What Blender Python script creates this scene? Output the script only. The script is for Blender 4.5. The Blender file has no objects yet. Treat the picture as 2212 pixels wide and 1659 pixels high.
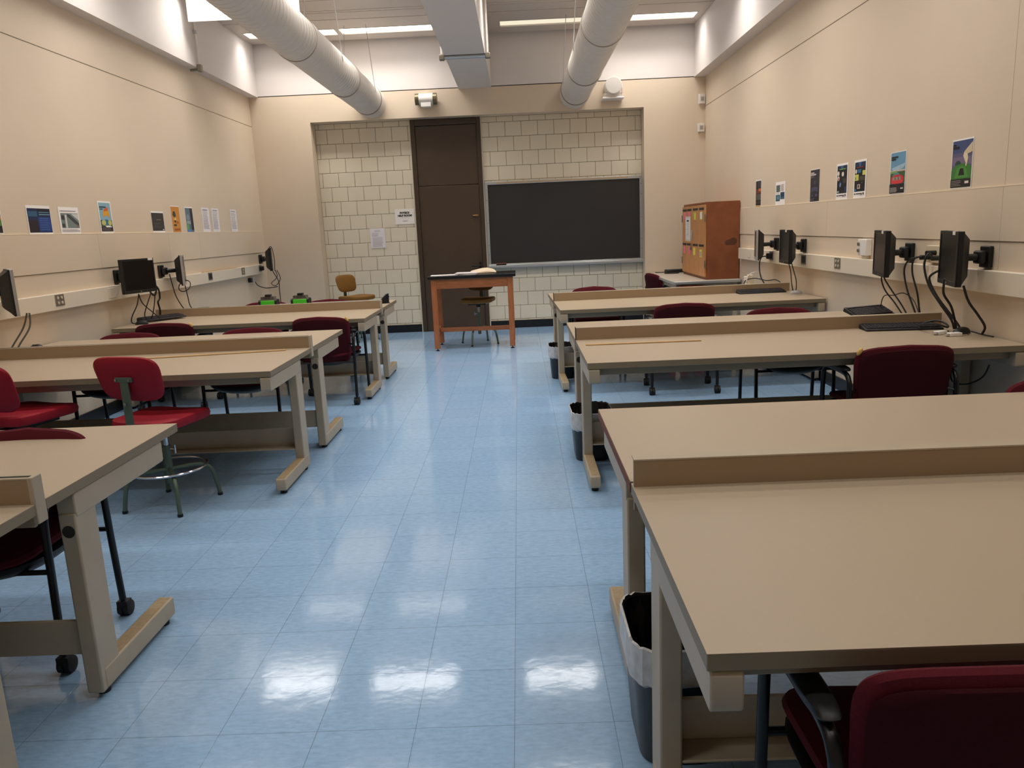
import bpy, bmesh, math, random
from mathutils import Matrix, Vector
random.seed(7)
S = bpy.context.scene
C = S.collection
PI = math.pi
R = math.radians

# ------------------------------------------------------------------ camera
F_PX, YAW, PITCH, ROLL = 1653.87, -0.0163936, 0.2008143, -0.0441652
cam_d = bpy.data.cameras.new('camera'); cam = bpy.data.objects.new('camera', cam_d); C.objects.link(cam)
cam_d.sensor_fit = 'HORIZONTAL'; cam_d.sensor_width = 36.0; cam_d.lens = F_PX / 2212 * 36.0
cam_d.clip_start = .05; cam_d.clip_end = 60
_f = Vector((math.sin(YAW) * math.cos(PITCH), math.cos(YAW) * math.cos(PITCH), -math.sin(PITCH)))
_r = Vector((math.cos(YAW), -math.sin(YAW), 0)); _u = _r.cross(_f)
_r2 = math.cos(ROLL) * _r + math.sin(ROLL) * _u; _u2 = -math.sin(ROLL) * _r + math.cos(ROLL) * _u
_m = Matrix((( _r2.x, _u2.x, -_f.x, 0), (_r2.y, _u2.y, -_f.y, 0), (_r2.z, _u2.z, -_f.z, 1.4942), (0, 0, 0, 1)))
cam.matrix_world = _m
S.camera = cam

# ------------------------------------------------------------------ world, exposure, lamps' strength
w = bpy.data.worlds.new('world'); S.world = w; w.use_nodes = True
w.node_tree.nodes['Background'].inputs[0].default_value = (.9, .85, .8, 1)
w.node_tree.nodes['Background'].inputs[1].default_value = 0.0
S.view_settings.view_transform = 'Standard'; S.view_settings.look = 'None'
S.view_settings.exposure = 0.0; S.view_settings.gamma = 1.0; S.view_settings.use_curve_mapping = False
LAMP_W = 14.4          # watts of each ceiling lamp
LAMP_SPREAD = math.radians(132)
ROW_POWER = [.85, 1.38, 1.1, .95, .52, .60]
LAMP_COL = (1.0, .955, .91)
try:
    S.cycles.use_denoising = True
    S.cycles.max_bounces = 10; S.cycles.diffuse_bounces = 6; S.cycles.glossy_bounces = 4
    S.cycles.sample_clamp_indirect = 6.0
    S.cycles.caustics_reflective = False; S.cycles.caustics_refractive = False
except Exception: pass

# ------------------------------------------------------------------ room numbers
XL, XR = -3.74, 2.72          # side walls
YF, YB = 11.42, 11.66         # plaster face / block recess face of the back wall
Y0 = -1.6                     # wall behind the camera
ZC, ZB = 4.15, 3.46           # ceiling, underside of bulkheads
BXL, BXR = -3.61, 2.56        # bulkhead faces

# ------------------------------------------------------------------ materials
def lin(c): return tuple(((v / 255) / 12.92 if v / 255 <= .04045 else ((v / 255 + .055) / 1.055) ** 2.4) for v in c)
MATS = {}
def mat(name, col, rough=.5, metal=0.0, spec=.5, noise=0, nscale=20, bump=0, bscale=200, emit=None, estr=0, coat=0):
    if name in MATS: return MATS[name]
    m = bpy.data.materials.new(name); m.use_nodes = True; nt = m.node_tree; b = nt.nodes['Principled BSDF']
    c = lin(col) + (1,)
    b.inputs['Base Color'].default_value = c
    b.inputs['Roughness'].default_value = rough; b.inputs['Metallic'].default_value = metal
    b.inputs['Specular IOR Level'].default_value = spec; b.inputs['Coat Weight'].default_value = coat
    if emit: b.inputs['Emission Color'].default_value = tuple(emit) + (1,); b.inputs['Emission Strength'].default_value = estr
    if noise or bump:
        tc = nt.nodes.new('ShaderNodeTexCoord')
    if noise:
        n = nt.nodes.new('ShaderNodeTexNoise'); n.inputs['Scale'].default_value = nscale; n.inputs['Detail'].default_value = 5
        nt.links.new(tc.outputs['Object'], n.inputs['Vector'])
        r = nt.nodes.new('ShaderNodeValToRGB'); r.color_ramp.elements[0].position = .3; r.color_ramp.elements[1].position = .7
        r.color_ramp.elements[0].color = tuple(v * (1 - noise) for v in c[:3]) + (1,)
        r.color_ramp.elements[1].color = tuple(min(1, v * (1 + noise)) for v in c[:3]) + (1,)
        nt.links.new(n.outputs['Fac'], r.inputs['Fac']); nt.links.new(r.outputs['Color'], b.inputs['Base Color'])
    if bump:
        n2 = nt.nodes.new('ShaderNodeTexNoise'); n2.inputs['Scale'].default_value = bscale; n2.inputs['Detail'].default_value = 3
        nt.links.new(tc.outputs['Object'], n2.inputs['Vector'])
        bp = nt.nodes.new('ShaderNodeBump'); bp.inputs['Strength'].default_value = bump; bp.inputs['Distance'].default_value = .004
        nt.links.new(n2.outputs['Fac'], bp.inputs['Height']); nt.links.new(bp.outputs['Normal'], b.inputs['Normal'])
    MATS[name] = m
    return m

def floor_material():
    m = bpy.data.materials.new('vinyl_tile'); m.use_nodes = True; nt = m.node_tree; N = nt.nodes; L = nt.links
    b = N['Principled BSDF']; tc = N.new('ShaderNodeTexCoord')
    mp = N.new('ShaderNodeMapping'); mp.inputs['Location'].default_value = (.0721 + .3048 * 20, -2.0937 + .3048 * 20, 0)
    L.new(tc.outputs['Object'], mp.inputs['Vector'])
    br = N.new('ShaderNodeTexBrick'); br.offset = 0; br.squash = 1
    br.inputs['Scale'].default_value = 1; br.inputs['Brick Width'].default_value = .3048; br.inputs['Row Height'].default_value = .3048
    br.inputs['Mortar Size'].default_value = .0011; br.inputs['Mortar Smooth'].default_value = .3; br.inputs['Bias'].default_value = 0
    br.inputs['Color1'].default_value = lin((144, 179, 215)) + (1,); br.inputs['Color2'].default_value = lin((149, 183, 218)) + (1,)
    br.inputs['Mortar'].default_value = lin((104, 130, 154)) + (1,)
    L.new(mp.outputs['Vector'], br.inputs['Vector'])
    mp2 = N.new('ShaderNodeMapping'); mp2.inputs['Scale'].default_value = (26, 70, 1); L.new(tc.outputs['Object'], mp2.inputs['Vector'])
    n1 = N.new('ShaderNodeTexNoise'); n1.inputs['Scale'].default_value = 1.0; n1.inputs['Detail'].default_value = 6; n1.inputs['Roughness'].default_value = .65
    L.new(mp2.outputs['Vector'], n1.inputs['Vector'])
    rp = N.new('ShaderNodeValToRGB'); rp.color_ramp.elements[0].position = .3; rp.color_ramp.elements[1].position = .72
    rp.color_ramp.elements[0].color = (.86, .87, .86, 1); rp.color_ramp.elements[1].color = (1.18, 1.15, 1.10, 1)
    L.new(n1.outputs['Fac'], rp.inputs['Fac'])
    mx = N.new('ShaderNodeMix'); mx.data_type = 'RGBA'; mx.blend_type = 'MULTIPLY'; mx.inputs[0].default_value = 1
    L.new(br.outputs['Color'], mx.inputs[6]); L.new(rp.outputs['Color'], mx.inputs[7])
    n3 = N.new('ShaderNodeTexNoise'); n3.inputs['Scale'].default_value = .9; n3.inputs['Detail'].default_value = 2
    L.new(tc.outputs['Object'], n3.inputs['Vector'])
    rp3 = N.new('ShaderNodeValToRGB'); rp3.color_ramp.elements[0].color = (.95, .96, 1.0, 1); rp3.color_ramp.elements[1].color = (1.05, 1.03, 1.0, 1)
    L.new(n3.outputs['Fac'], rp3.inputs['Fac'])
    mx2 = N.new('ShaderNodeMix'); mx2.data_type = 'RGBA'; mx2.blend_type = 'MULTIPLY'; mx2.inputs[0].default_value = 1
    L.new(mx.outputs[2], mx2.inputs[6]); L.new(rp3.outputs['Color'], mx2.inputs[7])
    L.new(mx2.outputs[2], b.inputs['Base Color'])
    b.inputs['Roughness'].default_value = .09; b.inputs['Specular IOR Level'].default_value = .5
    n2 = N.new('ShaderNodeTexNoise'); n2.inputs['Scale'].default_value = 14; n2.inputs['Detail'].default_value = 5
    L.new(tc.outputs['Object'], n2.inputs['Vector'])
    bp = N.new('ShaderNodeBump'); bp.inputs['Strength'].default_value = .12; bp.inputs['Distance'].default_value = .004
    L.new(n2.outputs['Fac'], bp.inputs['Height'])
    bp2 = N.new('ShaderNodeBump'); bp2.inputs['Strength'].default_value = .35; bp2.inputs['Distance'].default_value = .002; bp2.invert = True
    L.new(br.outputs['Fac'], bp2.inputs['Height']); L.new(bp.outputs['Normal'], bp2.inputs['Normal'])
    L.new(bp2.outputs['Normal'], b.inputs['Normal'])
    return m

def wood_material(name, c1, c2, scale=(1, 1, 1), rough=.4, freq=6):
    m = bpy.data.materials.new(name); m.use_nodes = True; nt = m.node_tree; N = nt.nodes; L = nt.links
    b = N['Principled BSDF']; tc = N.new('ShaderNodeTexCoord'); mp = N.new('ShaderNodeMapping'); mp.inputs['Scale'].default_value = scale
    L.new(tc.outputs['Object'], mp.inputs['Vector'])
    n = N.new('ShaderNodeTexNoise'); n.inputs['Scale'].default_value = freq; n.inputs['Detail'].default_value = 6; n.inputs['Distortion'].default_value = .6
    L.new(mp.outputs['Vector'], n.inputs['Vector'])
    r = N.new('ShaderNodeValToRGB'); r.color_ramp.elements[0].position = .3; r.color_ramp.elements[1].position = .7
    r.color_ramp.elements[0].color = lin(c1) + (1,); r.color_ramp.elements[1].color = lin(c2) + (1,)
    L.new(n.outputs['Fac'], r.inputs['Fac']); L.new(r.outputs['Color'], b.inputs['Base Color'])
    b.inputs['Roughness'].default_value = rough
    MATS[name] = m
    return m

WALL = mat('cream_wall_paint', (216, 199, 176), .5, noise=.02, nscale=2, bump=.05, bscale=60)
SEAM = mat('wall_seam', (120, 106, 84), .8)
SEAMV = mat('wall_seam_faint', (178, 160, 132), .7)
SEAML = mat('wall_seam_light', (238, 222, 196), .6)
WHITE = mat('white_plaster', (222, 215, 210), .6, bump=.04, bscale=60)
DUCTM = mat('white_duct_paint', (216, 210, 202), .45, bump=.05, bscale=40)
BLOCK = mat('painted_block', (222, 212, 190), .5, noise=.015, nscale=3, bump=.10, bscale=90)
GROUT = mat('block_joint', (142, 124, 94), .9)
CEIL = mat('ceiling_slat', (196, 186, 176), .6)
DARK = mat('dark_gap', (45, 40, 35), .9)
BASEB = mat('black_vinyl_base', (18, 19, 22), .35)
FLOOR = floor_material()
DOORM = mat('brown_door_paint', (72, 56, 42), .42, noise=.06, nscale=3)
DOORF = mat('brown_frame_paint', (66, 51, 37), .4)
BRASS = mat('brass', (170, 130, 80), .35, .9)
ALU = mat('aluminium', (196, 198, 198), .35, .75)
SLATE = mat('blackboard_slate', (40, 37, 35), .5, noise=.10, nscale=2.5)
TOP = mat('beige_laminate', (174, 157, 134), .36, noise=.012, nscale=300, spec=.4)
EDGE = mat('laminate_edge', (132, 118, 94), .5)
APRON = mat('apron_paint_shaded', (142, 130, 110), .5)  # desk paint darkened: shade under the worktop is put into the colour
EDGEW = mat('bare_edge_brown', (112, 58, 38), .7)
PAINT = mat('beige_steel_paint', (174, 159, 136), .42, noise=.05, nscale=9)
RISER = mat('riser_paint_shaded', (152, 129, 101), .5)  # same beige paint made browner, with the riser face's shade in the colour
SCUFF = mat('scuffed_paint', (164, 142, 108), .6, noise=.15, nscale=60)
BLACKP = mat('black_plastic', (14, 14, 15), .5)
BLACKM = mat('black_steel', (22, 23, 24), .35, .2)
RUBBER = mat('rubber', (24, 24, 25), .7)
CHROME = mat('chrome', (200, 200, 205), .15, 1)
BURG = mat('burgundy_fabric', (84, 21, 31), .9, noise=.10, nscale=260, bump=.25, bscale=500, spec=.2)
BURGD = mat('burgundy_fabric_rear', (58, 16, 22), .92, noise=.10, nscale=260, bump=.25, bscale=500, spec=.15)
RED = mat('red_vinyl', (148, 20, 38), .6, noise=.05, nscale=60, spec=.3)
OCHRE = mat('ochre_vinyl', (126, 88, 34), .55, noise=.07, nscale=50, spec=.3)
GREEN = mat('grey_green_steel', (92, 108, 92), .4, .3)
ORANGEW = wood_material('orange_oak', (152, 88, 46), (176, 106, 62), (9, 9, 1.2), .4)
ORANGEH = wood_material('orange_oak_rail', (152, 88, 46), (176, 106, 62), (1.2, 9, 9), .4)
CABS = wood_material('red_brown_wood', (122, 68, 38), (138, 79, 45), (2, 2, 2), .45, 3)
CABD = wood_material('plywood_door', (184, 128, 76), (200, 143, 90), (6, 6, .9), .45)
BTOP = mat('black_resin_top', (16, 17, 18), .3)
PAPER = mat('paper', (232, 226, 224), .7)
PAPERG = mat('paper_print_grey', (168, 162, 162), .7)
INK = mat('ink', (30, 28, 30), .7)
RACE = mat('raceway_paint', (226, 214, 194), .4)
PLATE = mat('steel_plate', (132, 126, 112), .4, .5)
OUTL = mat('ivory_outlet', (206, 192, 166), .4)
SCREEN = mat('dark_screen', (12, 11, 11), .28, spec=.3)
SILVER = mat('silver_plastic', (176, 172, 170), .4, .3)
WHITEP = mat('white_plastic', (232, 228, 222), .4)
KEYM = mat('charcoal_plastic', (60, 58, 62), .5)
GREENP = mat('lime_green_plastic', (70, 190, 40), .4)
STICK = wood_material('maple_stick', (184, 148, 96), (204, 168, 116), (1, 20, 20), .4)
LINER = mat('clear_bin_liner', (196, 196, 196), .35, noise=.15, nscale=30, bump=.5, bscale=30)
BINM = mat('black_bin_plastic', (22, 24, 28), .4)
GREYTOP = mat('grey_laminate', (198, 190, 176), .25)
HORNM = mat('olive_metal', (112, 102, 76), .4, .5)
PINK = mat('pink_note', (240, 120, 150), .7); YELL = mat('yellow_note', (226, 214, 90), .7); LGREEN = mat('lime_note', (196, 200, 90), .7)
FOAM = mat('bare_foam', (206, 166, 92), .9)
SHEET = mat('white_hanging_sheet', (244, 240, 234), .6)
TANP = mat('tan_paper', (222, 204, 176), .75)

def lamp_mat(name, strength, col=LAMP_COL):
    m = bpy.data.materials.new(name); m.use_nodes = True; nt = m.node_tree
    for n in list(nt.nodes): nt.nodes.remove(n)
    e = nt.nodes.new('ShaderNodeEmission'); o = nt.nodes.new('ShaderNodeOutputMaterial')
    e.inputs[0].default_value = col + (1,); e.inputs[1].default_value = strength
    nt.links.new(e.outputs[0], o.inputs[0]); return m
LIT = lamp_mat('lit_diffuser', 2.2)
LITF = lamp_mat('lit_far_diffuser', 4.0)
DIM = lamp_mat('dim_diffuser', .95, (1.0, .90, .68))

# ------------------------------------------------------------------ mesh helpers
class MB:
    def __init__(s): s.v = []; s.f = []; s.mi = []; s.mats = []; s.M = Matrix()
    def idx(s, m):
        if m not in s.mats: s.mats.append(m)
        return s.mats.index(m)
    def add(s, vs, fs, m=None):
        k = len(s.v); s.v += [s.M @ Vector(v) for v in vs]
        i = s.idx(m) if m else 0
        for f in fs: s.f.append([q + k for q in f]); s.mi.append(i)
        return s
    def box(s, x0, x1, y0, y1, z0, z1, m=None):
        return s.add([(x0, y0, z0), (x1, y0, z0), (x1, y1, z0), (x0, y1, z0), (x0, y0, z1), (x1, y0, z1), (x1, y1, z1), (x0, y1, z1)],
                     [(0, 3, 2, 1), (4, 5, 6, 7), (0, 1, 5, 4), (1, 2, 6, 5), (2, 3, 7, 6), (3, 0, 4, 7)], m)
    def frustum(s, a, b, y0, y1, m=None):  # rectangle a=(x0,x1,z0,z1) at y0 to b at y1
        vs = [(a[0], y0, a[2]), (a[1], y0, a[2]), (a[1], y0, a[3]), (a[0], y0, a[3]), (b[0], y1, b[2]), (b[1], y1, b[2]), (b[1], y1, b[3]), (b[0], y1, b[3])]
        return s.add(vs, [(0, 1, 2, 3), (7, 6, 5, 4), (0, 4, 5, 1), (1, 5, 6, 2), (2, 6, 7, 3), (3, 7, 4, 0)], m)
    def prism(s, poly, lo, hi, axis=2, m=None):
        def P(a, b, t): return (a, b, t) if axis == 2 else ((a, t, b) if axis == 1 else (t, a, b))
        n = len(poly); vs = [P(a, b, lo) for a, b in poly] + [P(a, b, hi) for a, b in poly]
        fs = [list(range(n))[::-1], list(range(n, 2 * n))] + [(i, (i + 1) % n, n + (i + 1) % n, n + i) for i in range(n)]
        return s.add(vs, fs, m)
    def tube(s, pts, r, seg=8, m=None, smooth=0, closed=False):
        pts = [Vector(p) for p in pts]
        if smooth: pts = spline(pts, smooth, closed)
        n = len(pts); vs = []; fs = []; pu = None
        for i, p in enumerate(pts):
            a = pts[i - 1] if (i > 0 or closed) else p; b = pts[(i + 1) % n] if (i < n - 1 or closed) else p
            t = (b - a).normalized()
            if pu is None:
                pu = t.orthogonal().normalized()
            u = (pu - t * pu.dot(t))
            u = u.normalized() if u.length > 1e-6 else t.orthogonal().normalized()
            pu = u; v = t.cross(u)
            rr = r[i] if isinstance(r, (list, tuple)) else r
            for k in range(seg):
                an = 2 * PI * k / seg; vs.append(p + u * (rr * math.cos(an)) + v * (rr * math.sin(an)))
        m_ = n if closed else n - 1
        for i in range(m_):
            j = (i + 1) % n
            for k in range(seg): fs.append((i * seg + k, i * seg + (k + 1) % seg, j * seg + (k + 1) % seg, j * seg + k))
        if not closed:
            fs.append(list(range(seg))[::-1]); fs.append([(n - 1) * seg + k for k in range(seg)])
        return s.add(vs, fs, m)
    def cyl(s, p0, p1, r, seg=16, m=None): return s.tube([p0, p1], r, seg, m)
    def pillow(s, a, b, th, n=4, p=3, rings=7, seg=36, warp=None, m=None):
        """closed cushion in the XY plane, thickness along Z: superellipse outline of half sizes a, b"""
        def pt(r, an):
            c, q = math.cos(an), math.sin(an)
            return (a * r * math.copysign(abs(c) ** (2 / n), c), b * r * math.copysign(abs(q) ** (2 / n), q))
        vs = []; fs = []
        rs = [math.sin(PI / 2 * i / rings) for i in range(rings + 1)]
        for side in (1, -1):
            base = len(vs); vs.append((0, 0, side * th))
            for r in rs[1:-1]:
                for k in range(seg):
                    x, y = pt(r, 2 * PI * k / seg); vs.append((x, y, side * th * (1 - r ** p) ** (1 / p)))
            if side == 1: b1 = base
            else: b2 = base
        rim = len(vs)
        for k in range(seg): x, y = pt(1, 2 * PI * k / seg); vs.append((x, y, 0))
        for base, fl in ((b1, 0), (b2, 1)):
            for k in range(seg):
                f = (base, base + 1 + k, base + 1 + (k + 1) % seg); fs.append(f[::-1] if fl else f)
            for i in range(rings - 2):
                o = base + 1 + i * seg
                for k in range(seg):
                    f = (o + k, o + seg + k, o + seg + (k + 1) % seg, o + (k + 1) % seg); fs.append(f[::-1] if fl else f)
            o = base + 1 + (rings - 2) * seg
            for k in range(seg):
                f = (o + k, rim + k, rim + (k + 1) % seg, o + (k + 1) % seg); fs.append(f[::-1] if fl else f)
        if warp: vs = [warp(*v) for v in vs]
        return s.add(vs, fs, m)
    def build(s, name, m=None, parent=None, bevel=0, smooth=True, seg=2, loc=None, rz=0):
        me = bpy.data.meshes.new(name); me.from_pydata([tuple(v) for v in s.v], [], s.f)
        for q in (s.mats or [m]): me.materials.append(q)
        if s.mats:
            for p, i in zip(me.polygons, s.mi): p.material_index = i
        bm = bmesh.new(); bm.from_mesh(me)
        bmesh.ops.recalc_face_normals(bm, faces=bm.faces); bm.to_mesh(me); bm.free()
        if smooth:
            me.polygons.foreach_set('use_smooth', [True] * len(me.polygons)); me.set_sharp_from_angle(angle=R(38))
        me.update()
        o = bpy.data.objects.new(name, me); C.objects.link(o)
        if parent: o.parent = parent
        if loc: o.location = loc
        if rz: o.rotation_euler.z = rz
        if bevel:
            b = o.modifiers.new('bevel', 'BEVEL'); b.width = bevel; b.segments = seg; b.limit_method = 'ANGLE'; b.angle_limit = R(40)
        return o
def spline(pts, k, closed=False):
    out = []; n = len(pts)
    rng = range(n) if closed else range(n - 1)
    for i in rng:
        p1 = pts[i]; p2 = pts[(i + 1) % n]
        p0 = pts[i - 1] if (i > 0 or closed) else p1; p3 = pts[(i + 2) % n] if (i < n - 2 or closed) else p2
        for j in range(k):
            t = j / k
            out.append(.5 * ((2 * p1) + (p2 - p0) * t + (2 * p0 - 5 * p1 + 4 * p2 - p3) * t * t + (3 * p1 - p0 - 3 * p2 + p3) * t ** 3))
    if not closed: out.append(pts[-1])
    return out
def rrect(x0, x1, y0, y1, r, k=4):
    out = []
    for cx, cy, a0 in ((x1 - r, y1 - r, 0), (x0 + r, y1 - r, 90), (x0 + r, y0 + r, 180), (x1 - r, y0 + r, 270)):
        for i in range(k + 1):
            a = R(a0 + 90 * i / k); out.append((cx + r * math.cos(a), cy + r * math.sin(a)))
    return out
def tag(o, label, cat, group=None, kind=None):
    o['label'] = label; o['category'] = cat
    if group: o['group'] = group
    if kind: o['kind'] = kind
    return o
def thing(name, label, cat, loc=(0, 0, 0), rz=0, group=None):
    o = bpy.data.objects.new(name, None); C.objects.link(o); o.empty_display_size = .1
    o.location = loc; o.rotation_euler = (0, 0, rz)
    return tag(o, label, cat, group)
def struct(o): o['kind'] = 'structure'; return o
def dup(root, loc, rz, label, group=None):
    r = root.copy(); C.objects.link(r); r.location = loc; r.rotation_euler = (0, 0, rz); r['label'] = label
    if group: r['group'] = group
    for ch in list(root.children):
        c = ch.copy(); C.objects.link(c); c.parent = r
        for g in list(ch.children):
            d = g.copy(); C.objects.link(d); d.parent = c
    return r
def text_mesh(name, body, size, m, parent, loc, rot, bold=0.0):
    cu = bpy.data.curves.new(name + '_curve', 'FONT'); cu.body = body; cu.size = size; cu.align_x = 'CENTER'; cu.align_y = 'CENTER'; cu.extrude = .0006; cu.offset = bold
    t = bpy.data.objects.new(name + '_tmp', cu); C.objects.link(t); bpy.context.view_layer.update()
    me = bpy.data.meshes.new_from_object(t.evaluated_get(bpy.context.evaluated_depsgraph_get()))
    C.objects.unlink(t); bpy.data.objects.remove(t)
    me.materials.clear(); me.materials.append(m)
    o = bpy.data.objects.new(name, me); C.objects.link(o); o.parent = parent; o.location = loc; o.rotation_euler = rot
    return o

# ================================================================== the setting
b = MB(); b.box(XL - .1, XR + .1, Y0 - .1, YB + .1, -.1, 0); struct(b.build('floor', FLOOR, smooth=False))

# side walls: plaster plane, slightly proud panel strip with joints
def side_wall(name, x, sgn, vseams):
    b = MB()
    b.box(min(x, x - sgn * .1), max(x, x - sgn * .1), Y0 - .1, YB + .1, 0, ZC + .1, WALL)
    def strip(y0, y1, z0, z1, d, m):
        b.box(min(x, x + sgn * d), max(x, x + sgn * d), y0, y1, z0, z1, m)
    strip(Y0, YF, 1.303, 1.604, .006, WALL)
    strip(Y0, YF, 1.604, 1.608, .007, SEAML)
    strip(Y0, YF, 1.299, 1.303, .004, SEAM)
    strip(Y0, YF, 3.064, 3.069, .002, SEAM)
    for y, z0, z1 in vseams:
        strip(y, y + .002, max(z0, 1.303), min(z1, 1.604), .0064, SEAMV)
        if z1 > 1.7: strip(y, y + .002, 1.608, z1, .0008, SEAMV); strip(y, y + .002, 1.14, 1.299, .0008, SEAMV)
    return struct(b.build(name, smooth=False))
side_wall('wall_left', XL, 1, [(6.9, 1.303, 1.604), (8.3, 1.303, 1.604), (9.1, 1.303, 1.604)])
side_wall('wall_right', XR, -1, [(4.42, 1.14, 3.0), (6.9, 1.303, 1.604), (9.3, 1.303, 1.604)])
b = MB(); b.box(XL, XR, Y0 - .1, Y0, 0, ZC + .1); struct(b.build('wall_rear', WALL, smooth=False))
# back wall: plaster with recess
RX0, RX1, RZ = -2.90, 1.85, 3.09
b = MB()
b.box(XL, RX0, YF, YB + .1, 0, ZB, WALL); b.box(RX1, XR, YF, YB + .1, 0, ZB, WALL); b.box(RX0, RX1, YF, YB + .1, RZ, ZB, WALL)
b.box(RX0, RX1, YB, YB + .1, 0, RZ, GROUT)
b.box(XL, XR, YF, YB + .1, ZB + .012, ZC + .1, WHITE)
b.box(XL, XR, YF + .015, YB + .1, ZB, ZB + .012, DARK)
struct(b.build('wall_back', smooth=False))
# painted blocks standing proud of the joints
b = MB(); CH, CW, J = .2055, .2365, .0025
DX0, DX1 = -1.505, -.486
for k in range(-1, 16):
    z1 = 3.012 - CH * k; z0 = z1 - CH
    z1 = min(z1, RZ); z0 = max(z0, 0.0)
    if z1 - z0 < .02: continue
    off = -.366 + (CW / 2 if k % 2 else 0)
    i0 = math.floor((RX0 - off) / CW) - 1
    for i in range(i0, i0 + 24):
        a, c = off + i * CW + J, off + (i + 1) * CW - J
        for lo, hi in ((RX0, DX0), (DX1, RX1)):
            p, q = max(a, lo + .002), min(c, hi - .002)
            if q - p > .02: b.box(p, q, YB - .007, YB + .01, z0 + J, z1 - J)
struct(b.build('trim_1', BLOCK, bevel=.004))
# bulkheads and beam
b = MB(); b.box(XL, BXL, Y0, YF, ZB, ZC + .05); struct(b.build('trim_2', WHITE, smooth=False))
b = MB(); b.box(BXR, XR, Y0, YF, ZB, ZC + .05); struct(b.build('trim_3', WHITE, smooth=False))
b = MB(); b.box(-.757, -.295, Y0, YF, 3.45, ZC + .05); struct(b.build('trim_4', WHITE, smooth=False))
# surface raceways
for nm, xa, xb in (('trim_5', XL, XL + .045), ('trim_6', XR - .045, XR)):
    b = MB(); b.box(xa, xb, Y0, 11.2 if nm == 'trim_5' else 9.5, 1.008, 1.138); struct(b.build(nm, RACE, bevel=.004))
# baseboards
b = MB(); b.box(XL, XL + .012, Y0, YF, 0, .11); struct(b.build('baseboard_left', BASEB, smooth=False))
b = MB(); b.box(XR - .012, XR, Y0, YF, 0, .11); struct(b.build('baseboard_right', BASEB, smooth=False))
b = MB(); b.box(RX0, DX0, YB - .026, YB - .012, 0, .115); b.box(DX1, RX1, YB - .026, YB - .012, 0, .115)
b.box(XL + .012, RX0, YF - .012, YF, 0, .11); b.box(RX1, XR - .012, YF - .012, YF, 0, .11)
struct(b.build('baseboard_back', BASEB, smooth=False))

# ceiling: slats with grooves, and slots for the lamp rows
ROWS = [10.90, 8.87, 6.88, 4.90, 2.90, .90]
b = MB(); b.box(XL, XR, Y0, YF, ZC + .13, ZC + .2, DARK)
edges = []
for r_ in ROWS + [-1.0]:
    edges += [(r_ + .155, r_ + .46), (r_ - .58, r_ - .155), (r_ - .89, r_ - .60), (r_ - .98, r_ - .905), (r_ - 1.40, r_ - .995), (r_ - 1.55, r_ - 1.415)]
for a, c in edges:
    c = min(c, YF); a = max(a, Y0)
    if c - a > .02: b.box(BXL, BXR, a, c, ZC, ZC + .02, CEIL)
for r_ in ROWS:
    for xa, xb in ((BXL, -3.52), (-2.30, -2.26), (-1.02, -.14), (1.16, 1.20), (2.47, BXR)): b.box(xa, xb, r_ - .155, r_ + .155, ZC, ZC + .02, CEIL)
for r_ in [-1.0]: b.box(BXL, BXR, max(r_ - .153, Y0), r_ + .153, ZC, ZC + .02, CEIL)
struct(b.build('ceiling', smooth=False))

# door
d = MB(); d.box(DX0, DX0 + .065, YB - .06, YB + .02, 0, 3.088); d.box(DX1 - .06, DX1, YB - .06, YB + .02, 0, 3.088); d.box(DX0 + .065, DX1 - .06, YB - .06, YB + .02, 3.0, 3.088)
door = struct(d.build('door_1', DOORF, bevel=.006))
d = MB(); d.box(DX0 + .066, DX1 - .061, YB - .035, YB + .02, .008, 2.146); d.build('door_leaf', DOORM, door, bevel=.004)
d = MB(); d.box(DX0 + .066, DX1 - .061, YB - .03, YB + .02, 2.154, 2.998); d.build('transom_panel', DOORM, door, bevel=.004)
d = MB(); d.box(-.625, -.575, YB - .05, YB - .035, 1.685, 1.715); d.cyl((-.66, YB - .055, 1.70), (-.60, YB - .055, 1.70), .011, 10); d.build('bolt_latch', BRASS, door, bevel=.002)
d = MB(); d.box(-.60, -.57, YB - .05, YB - .035, .90, 1.02); d.cyl((-.585, YB - .085, .965), (-.585, YB - .04, .965), .014, 10); d.cyl((-.715, YB - .085, .965), (-.575, YB - .085, .965), .012, 10); d.build('lever_handle', BLACKM, door, bevel=.002)
d = MB(); d.box(DX0 - .018, DX0, YB - .03, YB, 0, 3.09); d.box(DX1, DX1 + .018, YB - .03, YB, 0, 3.09); struct(d.build('trim_7', BLOCK, smooth=False))

# ================================================================== ceiling lamps
def ceiling_light(x0, x1, y, m, label, group, power=1.0, spread=LAMP_SPREAD):
    t = thing('ceiling_light', label, 'ceiling light', ((x0 + x1) / 2, y, ZC), 0, group)
    h = (x1 - x0) / 2
    f = MB()
    f.box(-h, h, -.152, -.140, -.004, .09); f.box(-h, h, .140, .152, -.004, .09); f.box(-h, -h + .012, -.14, .14, -.004, .09); f.box(h - .012, h, -.14, .14, -.004, .09)
    f.build('frame', CEIL, t, smooth=False)
    f = MB(); f.box(-h + .012, h - .012, -.14, .14, .014, .03); f.build('diffuser', m, t, smooth=False)
    if m in (LIT, LITF):
        ld = bpy.data.lights.new('lamp', 'AREA'); ld.shape = 'RECTANGLE'; ld.size = 2 * h - .04; ld.size_y = .25
        ld.energy = LAMP_W * power * h / .6; ld.color = LAMP_COL; ld.spread = spread
        lo = bpy.data.objects.new('fluorescent_tubes', ld); C.objects.link(lo); lo.parent = t; lo.location = (0, 0, .010)
    return t
segs = [(-3.52, -2.30), (-2.26, -1.02), (-.14, 1.16), (1.20, 2.47)]
names = ['leftmost in the far row, half hidden by the left duct', 'in the far row between left duct and ceiling beam',
         'dim one in the far row right of the beam', 'in the far row beyond the right duct, nearest right wall']
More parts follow.
